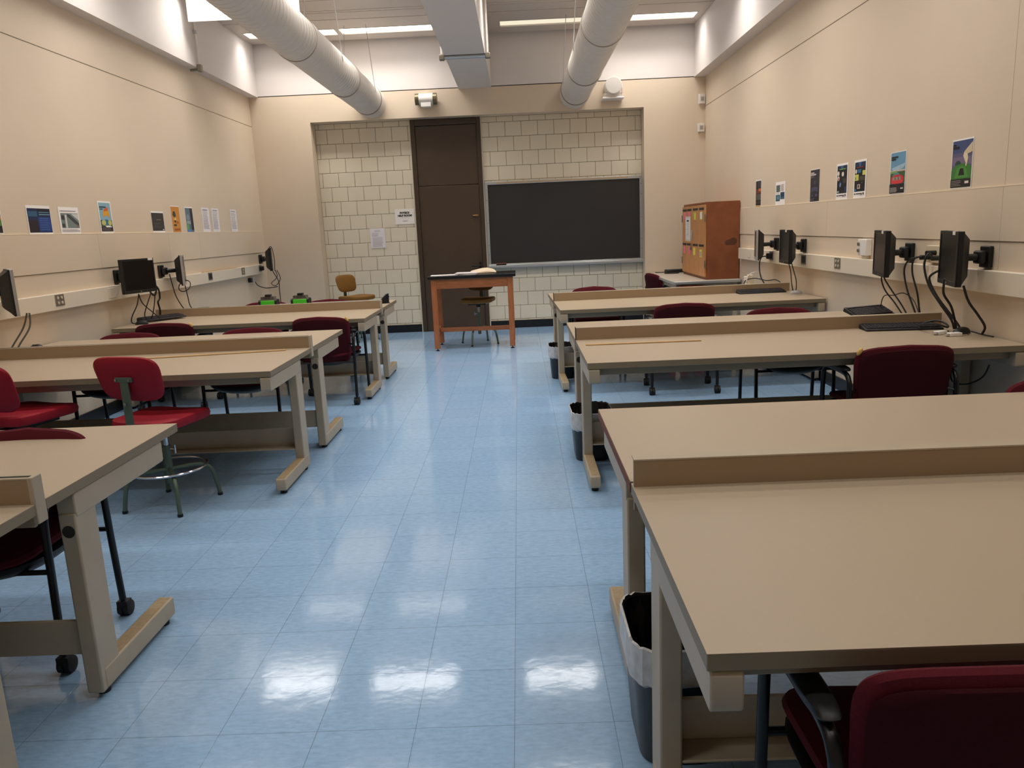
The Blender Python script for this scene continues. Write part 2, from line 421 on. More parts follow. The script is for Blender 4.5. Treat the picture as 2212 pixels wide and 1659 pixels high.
for ri, y in enumerate(ROWS):
    for si, (a, c) in enumerate(segs):
        if ri == 0:
            ceiling_light(a, c, y, DIM if si == 2 else LITF, 'recessed fluorescent ceiling light, ' + names[si], 'fluorescent lights in the far row', ROW_POWER[0], R(120))
        else:
            if ri == 1 and si == 0:
                t = ceiling_light(a, c, y, LIT, 'ceiling light with its white lens hanging open behind the left duct', 'fluorescent lights nearer the camera', .95, R(150))
                f = MB(); f.box(-.61, .61, .145, .149, -.275, 0); f.build('open_lens', SHEET, t, smooth=False)
                f = MB(); f.box(-.615, .615, .143, .151, -.285, -.272); f.box(-.618, -.606, .143, .151, -.285, 0); f.box(.606, .618, .143, .151, -.285, 0); f.build('lens_rim', WHITEP, t, bevel=.001)
                continue
            ceiling_light(a, c, y, LIT, 'recessed fluorescent ceiling light above the picture, seen only as floor glare', 'fluorescent lights nearer the camera', ROW_POWER[ri])

# ================================================================== ducts
def duct(x, label):
    z, r = 3.311, .2
    t = thing('air_duct', label, 'duct', (x, 0, z))
    m = MB(); pts = []; rad = []
    y = Y0 + .01
    while y < YF - .03:
        pts += [(0, y, 0), (0, y + .075, 0), (0, y + .080, 0), (0, y + .087, 0)]; rad += [r, r, r + .004, r + .004]
        y += .092
    pts.append((0, YF - .005, 0)); rad.append(r)
    m.tube(pts, rad, 40); m.build('duct_body', DUCTM, t)
    for yb in (11.05, 9.6, 7.6, 5.2):
        m = MB(); m.tube([(0, yb, 0), (0, yb + .004, 0), (0, yb + .16, 0), (0, yb + .164, 0)], [r + .001, r + .009, r + .009, r + .001], 40); m.build('coupling_band', DUCTM, t)
        m = MB(); m.tube([(0, yb - .003, 0), (0, yb - .001, 0), (0, yb + .004, 0), (0, yb + .006, 0)], [r + .001, r + .0105, r + .0105, r + .001], 40); m.build('band_seam', mat('duct_seam', (150, 140, 126), .7), t)
    for yb in (10.6, 8.7, 6.4, 4.2):
        for sx in (-1, 1):
            m = MB(); m.cyl((sx * (r + .006), yb, 0), (sx * .13, yb, ZC - z + .12), .004, 6); m.build('hanger_wire', ALU, t)
    return t
duct(-2.0, 'round white spiral air duct on the left, running to the back wall')
duct(.868, 'round white spiral air duct on the right of the ceiling beam')

# strut clamps on beam / bulkhead
t = thing('pipe_strut', 'grey conduit strut strapped under the central ceiling beam', 'strut', (-.526, 9.29, 3.43))
m = MB(); m.cyl((-.27, 0, 0), (.27, 0, 0), .018, 10); m.cyl((-.27, .03, -.005), (.27, .03, -.005), .012, 8); m.build('cross_bar', ALU, t)
for sx in (-1, 1):
    m = MB(); m.cyl((sx * .262, 0, 0), (sx * .262, 0, .71), .012, 8); m.build('vertical_rod', WHITEP, t)
    m = MB(); m.box(sx * .262 - .03, sx * .262 + .03, -.03, .04, -.03, .03); m.build('clamp', PLATE, t, bevel=.008)
t = thing('pipe_conduit', 'thin white conduit down the left bulkhead ending in a dark strut', 'conduit', (BXL + .02, 9.34, ZB))
m = MB(); m.cyl((0, 0, 0), (0, 0, ZC - ZB - .0), .012, 8); m.build('vertical_rod', WHITEP, t)
m = MB(); m.tube([(.02, 0, -.02), (-.10, -.02, -.03)], .014, 8); m.build('cross_bar', PLATE, t)
m = MB(); m.box(-.02, .03, -.03, .03, -.05, .03); m.build('clamp', PLATE, t, bevel=.008)
m = MB(); m.box(-.018, .022, -.02, .02, .36, .40); m.build('pipe_clip', ALU, t, bevel=.004)
# ================================================================== wall fittings at the back
t = thing('wall_siren', 'horizontal drum fitting with olive ends and white wrap above the door', 'wall fitting', (-1.215, YF - .10, 3.318))
m = MB(); m.cyl((-.152, 0, 0), (-.10, 0, 0), .078, 24); m.cyl((.10, 0, 0), (.152, 0, 0), .078, 24); m.build('drum_end', HORNM, t)
m = MB(); m.cyl((-.10, 0, 0), (.10, 0, 0), .074, 24); m.box(-.07, .07, -.06, .04, -.11, -.05); m.build('white_wrap', WHITEP, t, bevel=.004)
m = MB(); m.box(-.05, .05, .05, .099, -.05, .05); m.build('wall_bracket', WHITEP, t, bevel=.004)
t = thing('round_wall_lamp', 'white drum shaped fitting on a bracket beside the right duct end', 'wall fitting', (1.402, YF - .13, 3.365))
m = MB(); m.tube([(0, -.09, 0), (0, -.088, 0), (0, .12, 0)], [.112, .118, .118], 32); m.build('drum', DUCTM, t)
m = MB(); m.cyl((0, -.094, 0), (0, -.089, 0), .106, 32); m.build('face_disc', DUCTM, t)
m = MB(); m.box(-.155, .145, -.07, .125, -.172, -.145); m.box(-.13, .12, -.05, .125, -.145, -.09); m.build('bracket', WHITEP, t, bevel=.008)
m = MB(); m.box(.115, .13, -.06, -.03, -.10, .02); m.build('latch', WHITEP, t, bevel=.003)
for x, z, h, lb in ((2.665, 3.16, .13, 'upper of two small white boxes in the right back corner'), (2.655, 2.772, .11, 'lower of two small white boxes in the right back corner')):
    t = thing('wall_sensor', lb, 'sensor', (x, YF - .02, z), R(10), 'corner sensors')
    m = MB(); m.box(-.045, .045, -.018, .018, -h / 2, h / 2); m.build('case', WHITEP, t, bevel=.004)
    m = MB(); m.box(-.022, .026, -.020, -.017, -.026, .028); m.build('grey_label', PAPERG, t, smooth=False)

# blackboard
t = thing('blackboard', 'large blackboard in an aluminium frame on the block wall', 'blackboard', (.695, YB - .012, .957))
m = MB(); m.box(-1.12, 1.12, -.012, 0, .02, 1.175); m.build('slate', SLATE, t, smooth=False)
m = MB(); m.box(-1.16, -1.117, -.026, 0, 0, 1.213); m.build('side_frame', ALU, t, bevel=.003)
m = MB(); m.box(1.117, 1.16, -.026, 0, 0, 1.213); m.build('side_frame', ALU, t, bevel=.003)
m = MB(); m.box(-1.117, 1.117, -.026, 0, 1.172, 1.213); m.build('map_rail', ALU, t, bevel=.003)
m = MB(); m.box(-.98, .95, -.029, -.025, 1.188, 1.20); m.build('cork_strip', STICK, t, smooth=False)
m = MB(); m.prism([(-.095, -.005), (-.095, -.04), (-.02, -.052), (0, -.052), (0, .018), (-.03, .018), (-.03, .004)], -1.155, 1.155, 0); m.build('chalk_tray', ALU, t, bevel=.003)
for sx in (-1, 1):
    m = MB()
    for zz in (.16, .3, .62, .95, 1.1): m.cyl((sx * 1.138, -.030, zz), (sx * 1.138, -.025, zz), .006, 8)
    m.build('screw_heads', PLATE, t)
t = thing('board_eraser', 'dark felt eraser on the blackboard tray', 'eraser', (-.27, YB - .075, .953))
m = MB(); m.box(-.075, .075, -.02, .02, 0, .022); m.build('felt_pad', DARK, t, bevel=.004)
m = MB(); m.box(-.075, .075, -.02, .02, .022, .034); m.build('wooden_back', CABS, t, bevel=.004)

# papers / posters : flat sheets carrying layered print
PC = {}
def pm(c):
    if c not in PC: PC[c] = mat('print_%d' % len(PC), c, .6)
    return PC[c]
def poster(name, label, cat, wall, pos, w, h, shapes, group=None, border=(245, 240, 236), tilt=0):
    """wall: B back, L left, R right; pos = (coordinate along wall, bottom z)"""
    if wall == 'B': loc, rz = (pos[0], YB - .013, pos[1]), 0
    elif wall == 'R': loc, rz = (XR - .0015, pos[0], pos[1]), -PI / 2
    else: loc, rz = (XL + .0015, pos[0], pos[1]), PI / 2
    m = MB(); m.box(-w / 2, w / 2, -.0015, 0, 0, h, pm(border))
    d = -.0016
    for s_ in shapes:
        c = pm(s_[0]); d -= .0002
        if s_[1] == 'r': P_ = [(s_[2], s_[3]), (s_[4], s_[3]), (s_[4], s_[5]), (s_[2], s_[5])]
        elif s_[1] == 'e': P_ = [(s_[2] + s_[4] * math.cos(2 * PI * k / 18), s_[3] + s_[5] * math.sin(2 * PI * k / 18)) for k in range(18)]
        else: P_ = s_[2]
        vs = [(-w / 2 + u * w, d, v * h) for u, v in P_]
        m.add(vs, [list(range(len(vs)))], c)
    o = m.build(name, smooth=False, loc=loc, rz=rz)
    if tilt: o.rotation_euler.y = R(tilt)
    return tag(o, label, cat, group)
def lines(c, u0, u1, v0, v1, n, jit=.25, th=.35):
    out = []; st = (v1 - v0) / n
    for k in range(n):
        v = v1 - (k + .5) * st; out.append((c, 'r', u0, v - st * th / 2, u1 - random.random() * jit * (u1 - u0), v + st * th / 2))
    return out
GL = 'posters on the left wall'; GR = 'posters on the right wall'
BK = (24, 24, 26); WH = (240, 236, 232)
# right wall (u=0 is the far side)
m_ = .03
poster('wall_poster', 'poster of a pale arm over a green dome under purple sky, nearest on right wall', 'poster', 'R', (4.859, 1.611), .228, .295,
  [((92, 88, 118), 'r', m_, m_, 1 - m_, 1 - m_), ((62, 76, 118), 'r', m_, .72, 1 - m_, 1 - m_), ((118, 104, 132), 'r', m_, .48, 1 - m_, .64), ((40, 70, 66), 'e', .33, .5, .14, .07),
   ((60, 120, 48), 'p', [(m_, .2), (m_, .38), (.2, .47), (.5, .51), (.8, .49), (1 - m_, .42), (1 - m_, .2)]), ((78, 140, 56), 'p', [(.2, .22), (.3, .42), (.5, .46), (.72, .42), (.85, .22)]),
   ((28, 26, 22), 'p', [(.38, .27), (.44, .41), (.6, .41), (.66, .27)]), ((206, 190, 158), 'p', [(.97, .92), (.97, .72), (.74, .68), (.64, .60), (.58, .66), (.6, .74), (.72, .80)]),
   ((220, 206, 172), 'p', [(.60, .73), (.56, .66), (.66, .55), (.70, .50), (.76, .52), (.80, .60), (.76, .68)]), ((206, 190, 158), 'p', [(.70, .52), (.68, .46), (.73, .44), (.78, .53)]),
   ((34, 28, 28), 'r', m_, m_, 1 - m_, .2), (BK, 'r', .06, .87, .2, .90), (BK, 'r', .06, .815, .36, .855)] + lines((150, 140, 136), .07, .55, .05, .18, 4) + [((220, 214, 208), 'r', .72, .10, .9, .15)], GR)
poster('wall_poster', 'poster of a red car seen from behind under a blue sky', 'poster', 'R', (5.662, 1.611), .228, .295,
  [((104, 150, 180), 'r', m_, m_, 1 - m_, 1 - .015), ((160, 190, 205), 'p', [(.05, .62), (.95, .72), (.95, .66), (.75, .58), (.3, .55)]), ((214, 186, 176), 'r', m_, .52, 1 - m_, .57),
   ((66, 92, 52), 'r', m_, .26, 1 - m_, .54), ((120, 160, 90), 'r', m_, .5, .5, .55), ((170, 176, 176), 'r', .60, .53, .64, .66), ((170, 176, 176), 'r', .72, .53, .76, .64), ((84, 140, 140), 'p', [(.2, .44), (.3, .51), (.55, .51), (.68, .44)]),
   ((196, 50, 58), 'e', .5, .36, .42, .105), ((214, 60, 66), 'e', .5, .30, .40, .06), ((150, 140, 120), 'r', .2, .335, .72, .41), ((60, 54, 48), 'r', .36, .34, .40, .40), ((60, 54, 48), 'r', .56, .34, .60, .40),
   ((34, 28, 30), 'r', m_, m_, 1 - m_, .25), (BK, 'r', .08, .86, .5, .895), (BK, 'r', .08, .81, .36, .845)] + lines((200, 194, 190), .08, .55, .05, .17, 4) + [((214, 208, 204), 'r', .76, .12, .92, .15)], GR)
def sci(kind):
    s_ = [((22, 22, 24), 'r', .06, .17, .92, .94), ((30, 44, 70), 'r', .06, .82, .92, .94), ((56, 96, 140), 'p', [(.35, .94), (.6, .94), (.52, .82), (.42, .82)])]
    if kind: s_ += [((226, 214, 196), 'e', .17, .73, .09, .065), ((226, 214, 196), 'e', .56, .70, .10, .065), ((226, 200, 186), 'e', .19, .59, .10, .065), ((170, 44, 40), 'e', .20, .57, .05, .035), ((120, 170, 60), 'r', .25, .83, .8, .85),
                 ((108, 140, 196), 'p', [(.27, .40), (.33, .45), (.36, .51), (.40, .45), (.48, .44), (.42, .40), (.44, .34), (.36, .37), (.29, .34), (.31, .40)]), ((170, 180, 170), 'r', .1, .19, .28, .24), ((60, 58, 50), 'r', .6, .45, .9, .58), ((40, 60, 100), 'r', .75, .2, .9, .34)]
    else: s_ += [((120, 40, 50), 'r', .2, .79, .72, .82), ((226, 214, 196), 'e', .17, .70, .07, .06), ((36, 110, 150), 'r', .28, .66, .58, .75), ((214, 206, 96), 'r', .7, .59, .92, .71), ((206, 204, 96), 'r', .09, .46, .4, .62), ((70, 66, 56), 'r', .45, .45, .9, .57), ((30, 70, 50), 'r', .14, .49, .19, .55),
                 ((190, 200, 70), 'p', [(.66, .38), (.72, .43), (.70, .39)]), ((196, 176, 166), 'r', .32, .24, .56, .36), ((40, 26, 26), 'r', .38, .27, .48, .34), ((44, 120, 160), 'r', .1, .19, .26, .24)]
    s_ += [((52, 44, 44), 'e', .14, .11, .05, .02), ((60, 52, 52), 'r', .24, .10, .74, .125), ((34, 30, 30), 'r', .80, .085, .88, .14), ((90, 70, 66), 'r', .6, .075, .76, .09)]
    return s_
poster('wall_poster', 'black science poster with cream circles and a blue star', 'poster', 'R', (6.617, 1.609), .228, .292, sci(1), GR)
poster('wall_poster', 'black science poster with two yellow squares', 'poster', 'R', (6.275, 1.609), .222, .294, sci(0), GR)
poster('wall_poster', 'dark slate coloured narrow bordered poster with pale title on right wall', 'poster', 'R', (7.216, 1.603), .222, .296,
  [((50, 48, 54), 'r', .02, .03, .99, .98), ((34, 32, 36), 'r', .02, .03, .99, .16), ((206, 196, 192), 'r', .05, .87, .42, .905), ((206, 196, 192), 'r', .05, .815, .62, .855), ((72, 72, 86), 'e', .5, .6, .14, .06),
   ((70, 70, 96), 'p', [(.1, .3), (.2, .45), (.5, .47), (.85, .45), (.9, .3), (.5, .36)]), ((84, 84, 110), 'r', .2, .18, .32, .24), ((84, 84, 110), 'r', .6, .18, .8, .25)] + lines((120, 114, 112), .06, .5, .05, .14, 4) + lines((140, 132, 130), .06, .5, .74, .80, 3), GR)
poster('wall_poster', 'white sheet with four small blue pictures on right wall', 'poster', 'R', (8.15, 1.609), .295, .232,
  [((92, 104, 100), 'r', .08, .56, .48, .86), ((30, 62, 84), 'r', .52, .24, .94, .54), ((60, 100, 124), 'r', .56, .24, .9, .34), ((34, 84, 104), 'r', .05, .17, .48, .44), ((96, 136, 150), 'r', .15, .23, .4, .40)] + lines((150, 132, 126), .54, .92, .58, .88, 8) + lines((170, 160, 156), .1, .46, .47, .54, 3), GR)
poster('wall_poster', 'dark poster with an orange band, farthest on right wall beside cabinet', 'poster', 'R', (8.88, 1.606), .21, .295,
  [((40, 32, 38), 'r', .04, .06, .93, .965), ((58, 56, 64), 'r', .3, .72, .93, .95), ((110, 56, 42), 'r', .04, .5, .93, .66), ((190, 112, 60), 'r', .5, .58, .93, .68), ((88, 82, 76), 'r', .15, .26, .93, .48), ((70, 50, 50), 'r', .15, .1, .9, .2), ((196, 150, 70), 'r', .04, .005, .93, .05)], GR)
# left wall (u=0 is the near side)
poster('wall_poster', 'poster with blue sky and green grass cut by the left picture edge', 'poster', 'L', (5.535, 1.611), .228, .295,
  [((110, 150, 170), 'r', m_, m_, 1 - m_, 1 - m_), ((170, 120, 60), 'r', .5, .3, 1 - m_, .45), ((90, 130, 50), 'r', m_, .2, 1 - m_, .34), (BK, 'r', m_, m_, 1 - m_, .2)], GL)
poster('wall_poster', 'landscape poster in dark navy and royal blue on left wall', 'poster', 'L', (6.10, 1.601), .305, .225,
  [((26, 40, 78), 'r', .03, .08, .985, .90), ((40, 30, 34), 'r', .03, .08, .42, .5), ((36, 70, 140), 'r', .45, .12, .96, .6), ((22, 22, 36), 'r', .45, .8, .985, .9), ((110, 160, 178), 'r', .5, .76, .93, .78), ((110, 160, 178), 'r', .5, .68, .95, .71), ((50, 92, 120), 'r', .05, .62, .42, .8)] + lines((70, 100, 160), .5, .9, .15, .6, 6), GL)
poster('wall_poster', 'white landscape sheet with grey and teal pictures on left wall', 'poster', 'L', (6.51, 1.599), .29, .225,
  [((120, 134, 130), 'r', .08, .24, .96, .78), ((70, 72, 72), 'p', [(.4, .76), (.55, .72), (.95, .42), (.95, .32), (.75, .4), (.4, .66)]), ((206, 206, 200), 'p', [(.6, .76), (.96, .76), (.96, .52)]), ((60, 62, 64), 'r', .1, .54, .26, .70), ((70, 72, 74), 'r', .1, .28, .24, .40), ((150, 92, 74), 'r', .82, .3, .9, .36), ((210, 210, 206), 'r', .27, .24, .36, .72)] + lines((150, 140, 138), .06, .96, .1, .2, 3) + lines((120, 110, 110), .06, .9, .83, .89, 1), GL)
poster('wall_poster', 'poster of an orange and yellow shape over light blue sky on left wall', 'poster', 'L', (7.09, 1.602), .222, .29,
  [((136, 176, 194), 'r', .06, .08, .94, .95), ((60, 72, 82), 'r', .1, .79, .6, .84), ((60, 72, 82), 'r', .1, .74, .36, .77), ((222, 160, 50), 'p', [(.3, .5), (.36, .72), (.7, .8), (.78, .7), (.8, .48), (.62, .56), (.45, .55)]), ((220, 96, 44), 'p', [(.4, .68), (.45, .76), (.72, .82), (.74, .72)]), ((70, 96, 52), 'r', .06, .24, .94, .42), ((196, 196, 120), 'e', .3, .34, .18, .08), ((196, 196, 120), 'e', .76, .34, .14, .09), ((50, 120, 150), 'r', .44, .24, .62, .44), ((44, 36, 38), 'r', .06, .08, .94, .23), (WH, 'p', [(.35, .25), (.45, .2), (.9, .2), (.7, .25)])] + lines((130, 120, 118), .12, .85, .1, .2, 3), GL)
poster('wall_poster', 'charcoal grey landscape poster with white borders on left wall', 'poster', 'L', (8.112, 1.602), .275, .222,
  [((58, 54, 52), 'r', .01, .1, .99, .92), ((86, 76, 70), 'r', .15, .42, .7, .46), ((160, 148, 140), 'r', .4, .6, .75, .62), ((70, 64, 60), 'p', [(.05, .3), (.3, .4), (.6, .3), (.9, .36), (.9, .24), (.05, .22)]), ((220, 214, 210), 'r', .82, .13, .94, .18)], GL)
poster('wall_poster', 'orange poster with dark machinery drawing on left wall', 'poster', 'L', (8.545, 1.605), .212, .285,
  [((206, 140, 62), 'r', .02, .0, .99, .97), ((56, 66, 56), 'p', [(.15, .66), (.25, .8), (.48, .78), (.55, .62), (.35, .56)]), ((226, 190, 120), 'r', .3, .46, .55, .55), ((70, 60, 40), 'r', .28, .38, .5, .46), ((60, 66, 46), 'r', .2, .24, .52, .31), ((170, 90, 40), 'r', .2, .08, .86, .15), ((180, 90, 44), 'r', .55, .34, .8, .42)], GL)
poster('wall_poster', 'grey blue poster with green and blue lower corner on left wall', 'poster', 'L', (8.904, 1.603), .206, .283,
  [((96, 116, 128), 'r', .02, .0, .97, .96), ((54, 48, 50), 'r', .62, .1, .97, .96), ((150, 160, 160), 'r', .1, .34, .6, .46), ((90, 170, 80), 'r', .06, .12, .32, .32), ((90, 130, 190), 'r', .04, .0, .55, .12), ((130, 146, 150), 'e', .3, .6, .2, .12)], GL)
for yy_, lb, n_, tl in ((9.37, 'white text notice, first of a close pair of notices on left wall', 16, 1.5), (9.675, 'white text notice, second of a close pair of notices on left wall', 14, .5), (10.29, 'white text notice alone near the back left corner', 12, .8)):
    poster('paper_notice', lb, 'notice', 'L', (yy_, 1.607), .222, .283, lines((176, 168, 170), .1, .88, .12, .86, n_) + [((150, 142, 146), 'r', .12, .9, .8, .93)], 'white notices on the left wall', (236, 230, 232), tl)
# back wall papers
o = poster('paper_sign', 'white sign reading PHYSICS HELP ROOM beside the door', 'sign', 'B', (-1.676, 1.62), .287, .222, lines((190, 184, 180), .3, .72, .40, .46, 1, 0) + [((110, 104, 102), 'r', .38, .185, .64, .215)], None, (238, 232, 226))
text_mesh('lettering', 'PHYSICS', .038, INK, o, (0, -.0022, .162), (PI / 2, 0, 0), .0024)
text_mesh('lettering', 'HELP ROOM', .038, INK, o, (.003, -.0022, .122), (PI / 2, 0, 0), .0024)
poster('paper_notice', 'white printed notice taped on the block wall left of the door sign', 'notice', 'B', (-2.10, 1.288), .222, .289, lines((182, 176, 180), .14, .86, .06, .55, 12, .15) + lines((182, 176, 180), .12, .6, .58, .76, 4) + lines((170, 164, 168), .32, .72, .82, .90, 2, .1), None, (232, 226, 230))

# ================================================================== desks
DD, ZT = .90, .762
def make_desk(L, riser, shift, cap):
    """local: user edge at y=0, rear at y=DD, x centred"""
    h = L / 2; parts = []
    m = MB(); m.box(-h, h, 0, DD, ZT - .0015, ZT); parts.append(('worktop', m, TOP, 0))
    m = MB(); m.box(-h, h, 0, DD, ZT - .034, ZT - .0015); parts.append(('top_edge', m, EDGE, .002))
    for sx in (-1, 1):
        a, c = sorted((sx * (h - .006), sx * (h - .066)))
        m = MB(); m.prism(rrect(shift + .0, shift + .616, .645, .727, .012, 3), a, c, 0); parts.append(('arm', m, PAINT, .004))
        p, q = sorted((sx * (h - .008), sx * (h - .064)))
        m = MB(); m.box(p, q, shift + .50, shift + .622, .022, .66); parts.append(('post', m, PAINT, .006))
        m = MB(); m.prism(rrect(shift + .075, shift + .60, .024, .098, .012, 3), a, c, 0)
        parts.append(('foot', m, PAINT, .005))
        m = MB(); m.box(a + .008, c - .008, shift + .09, shift + .49, .0975, .0990); parts.append(('foot_tread', m, SCUFF, 0))
        for yl in (.12, .57):
            m = MB(); m.cyl(((a + c) / 2, shift + yl, 0), ((a + c) / 2, shift + yl, .026), .02, 12); parts.append(('leveller', m, RUBBER, 0))
        m = MB(); m.cyl(((p + q) / 2, shift + .620, .60), ((p + q) / 2, shift + .6232, .60), .021, 16); parts.append(('cable_hole', m, DARK, 0)) if cap is not None else None
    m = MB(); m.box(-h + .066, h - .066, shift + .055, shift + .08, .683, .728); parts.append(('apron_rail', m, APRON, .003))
    m = MB(); m.box(-h + .064, h - .064, shift + .585, shift + .60, .155, .278); m.box(-h + .064, h - .064, shift + .50, shift + .585, .155, .163); parts.append(('modesty_rail', m, PAINT, .003))
    if riser:
        x0 = -h + .003; x1 = h - (.012 if cap else .003)
        m = MB(); m.box(x0, x1, DD - .035, DD - .02, .69, .842); parts.append(('riser', m, RISER, .002))
        m = MB(); m.box(x0, x1, DD - .036, DD + .010, .8375, .843); parts.append(('riser_lip', m, PAINT, .001))
        if cap:
            m = MB(); m.box(x0, x1, DD - .026, DD - .010, .8425, .8434); parts.append(('lip_slot', m, DARK, 0))
            m = MB(); m.box(h - .013, h + .003, DD - .037, DD + .011, .70, .844); parts.append(('riser_end_cap', m, PAINT, .003))
        elif cap is not None:
            m = MB(); m.box(-h, -h + .004, DD - .036, DD + .010, .735, .8435); parts.append(('riser_end_strip', m, DARK, 0))
    return parts
_cache = {}
def desk(L, riser, shift, loc, rz, label, group, cap=False):
    t = thing('lab_desk', label, 'desk', loc, rz, group)
    key = (L, riser, shift, cap)
    if key not in _cache:
        _cache[key] = []
        for nm, m, mt, bv in make_desk(L, riser, shift, cap):
            _cache[key].append(m.build(nm, mt, t, bevel=bv))
    else:
        for ch in _cache[key]:
            c = ch.copy(); C.objects.link(c); c.parent = t
    return t
GD = 'long beige lab desks'
LL, LR = 2.28, 2.36
rows = [
 ('R', 1.20, 1.475, 0, 'nearest on the right, filling lower right corner', 'beyond the nearest riser on the right, with brown end edge'),
 ('R', 4.07, 1.525, 0, 'with a keyboard and a thin wooden stick, right of the aisle', 'behind the stick and keyboard desk, right of the aisle'),
 ('R', 6.80, 1.525, 1.3, 'with keyboard and silver mouse, in front of the cabinet', 'behind the riser nearest the cabinet, right of the aisle'),
 ('L', 1.25, -2.585, 0, 'nearest on the left, only its riser corner in view', 'with the nearest full worktop on the left, above a wide foot'),
 ('L', 4.24, -2.57, 0, 'with a yellow wooden stick, behind the red stools', 'behind the riser of the yellow stick desk, left of the aisle'),
 ('L', 6.80, -2.54, 0, 'with keyboard and mouse at the left wall', 'farthest on the left, holding two green boxes')]
for sd, yn, xc, rot, ln, lf in rows:
    L = LR if sd == 'R' else LL
    rz = R(rot)
    def at(ly): return (xc - ly * math.sin(rz), yn + ly * math.cos(rz), 0)
    desk(L, True, 0, at(0), rz, 'long beige lab desk ' + ln, GD, True if sd == 'L' else (None if yn < 2 else False))
    t = desk(L, False, .14, at(2 * DD + .015), rz + PI, 'long beige lab desk ' + lf, GD, None if (sd == 'R' and yn < 2) else False)
    if sd == 'R' and yn < 2:
        m = MB(); m.box(L / 2, L / 2 + .002, .0, DD, ZT - .032, ZT - .003); m.build('worn_edge', EDGEW, t, smooth=False)
# grey table under the cabinet
t = thing('grey_table', 'grey topped metal edged table against right wall carrying the wooden cabinet', 'table', (2.295, 10.42, 0))
m = MB(); m.prism(rrect(-.415, .41, -.96, .98, .03), .735, .762, 2); m.build('tabletop', GREYTOP, t, bevel=.003)
m = MB(); m.prism(rrect(-.420, .415, -.965, .985, .03), .728, .757, 2); m.build('metal_edge', ALU, t, bevel=.002)
m = MB(); m.box(-.36, .36, -.90, -.87, .66, .73); m.box(-.36, .36, .87, .90, .66, .73); m.box(-.36, -.33, -.87, .87, .66, .73); m.box(.33, .36, -.87, .87, .66, .73); m.build('apron', PAINT, t, bevel=.002)
for sx in (-1, 1):
    for sy in (-1, 1):
        m = MB(); m.box(sx * .35 - .025, sx * .35 + .025, sy * .89 - .025, sy * .89 + .025, .0, .73); m.build('leg', PAINT, t, bevel=.003)

# ================================================================== guest chairs on castors
def make_chair():
    t = thing('guest_chair', 'x', 'chair')
    # seat: rounded cushion with dropped, curved underside
    def warp(x, y, z):
        k = 1 - .05 * (y > 0) * 0
        return (x * k, y + .02, .448 + z * (1.0 if z > 0 else .8) - .05 * max(0, -y - .12) - (.02 * (y / .25) ** 2 if y > 0 else 0) + .018 * (abs(x) / .25) ** 2)
    m = MB(); m.pillow(.252, .245, .034, 5, 3, 7, 40, warp); m.build('seat', BURG, t)
    m = MB(); m.pillow(.262, .236, .062, 3.2, 1.9, 7, 36, lambda x, y, z: (x, y + .022, .412 + (z * 1.35 if z < 0 else z * .25) + .02 * (abs(x) / .26) ** 2)); m.build('seat_pan', BLACKP, t)
    # back: arched top, curved in plan, leaning back
    def bw(x, y, z):
        v = (y + .215) / .43            # 0 bottom .. 1 top
        hw = .89 + .13 * v
        zz = .375 + .398 * v + .032 * v * (1 - (abs(x) / .27) ** 2)
        return (x * hw, -.185 - .06 * v + .10 * (x / .27) ** 2 * .55 + z, zz)
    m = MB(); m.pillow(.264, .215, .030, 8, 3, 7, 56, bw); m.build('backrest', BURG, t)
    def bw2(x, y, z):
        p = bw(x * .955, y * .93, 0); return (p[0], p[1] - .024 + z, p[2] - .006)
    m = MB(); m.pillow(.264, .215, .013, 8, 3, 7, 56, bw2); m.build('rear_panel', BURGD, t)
    for sx in (-1, 1):
        X = sx * .283
        m = MB(); m.tube([(X, -.215, .075), (X, -.20, .34), (X, -.19, .56), (X, -.175, .615), (X, -.13, .64), (X, 0, .645), (X, .12, .64), (X, .165, .615), (X, .185, .56), (X, .195, .34), (X, .205, .075)], .0138, 10, None, 4)
        m.build('side_frame', BLACKM, t)
        m = MB(); m.pillow(.028, .165, .014, 4, 3, 5, 28, lambda x, y, z: (X + x, y + .0, .664 + z - .03 * (y / .165) ** 2 * (y > 0))); m.build('arm_pad', BLACKP, t)
        for yy in (-.215, .205):
            m = MB(); m.cyl((X, yy, .045), (X, yy, .085), .008, 8); m.tube([(X - .025, yy - .012, .0305), (X - .022, yy - .012, .0305), (X - .003, yy - .012, .0305), (X - .001, yy - .012, .0305)], [.024, .0305, .0305, .024], 16)
            m.tube([(X + .001, yy - .012, .0305), (X + .003, yy - .012, .0305), (X + .022, yy - .012, .0305), (X + .025, yy - .012, .0305)], [.024, .0305, .0305, .024], 16); m.box(X - .022, X + .022, yy - .025, yy + .014, .036, .066)
            m.build('caster', RUBBER, t)
    for yc in (-.199, .194):
        m = MB(); m.cyl((-.283, yc, .385), (.283, yc, .385), .010, 8); m.build('cross_bar', BLACKM, t)
    for sx in (-1, 1):
        m = MB(); m.tube([(sx * .283, -.193, .54), (sx * .266, -.185, .545), (sx * .245, -.172, .55)], .009, 8); m.build('back_stub', BLACKM, t)
    return t
proto = make_chair()
near = lambda x, yb, rot=0: (x + .245 * -math.sin(R(rot)), yb + .245 * math.cos(R(rot)), 0, R(rot))
far_ = lambda x, yb, rot=0: (x, yb - .245, 0, PI + R(rot))
GC = 'burgundy guest chairs'
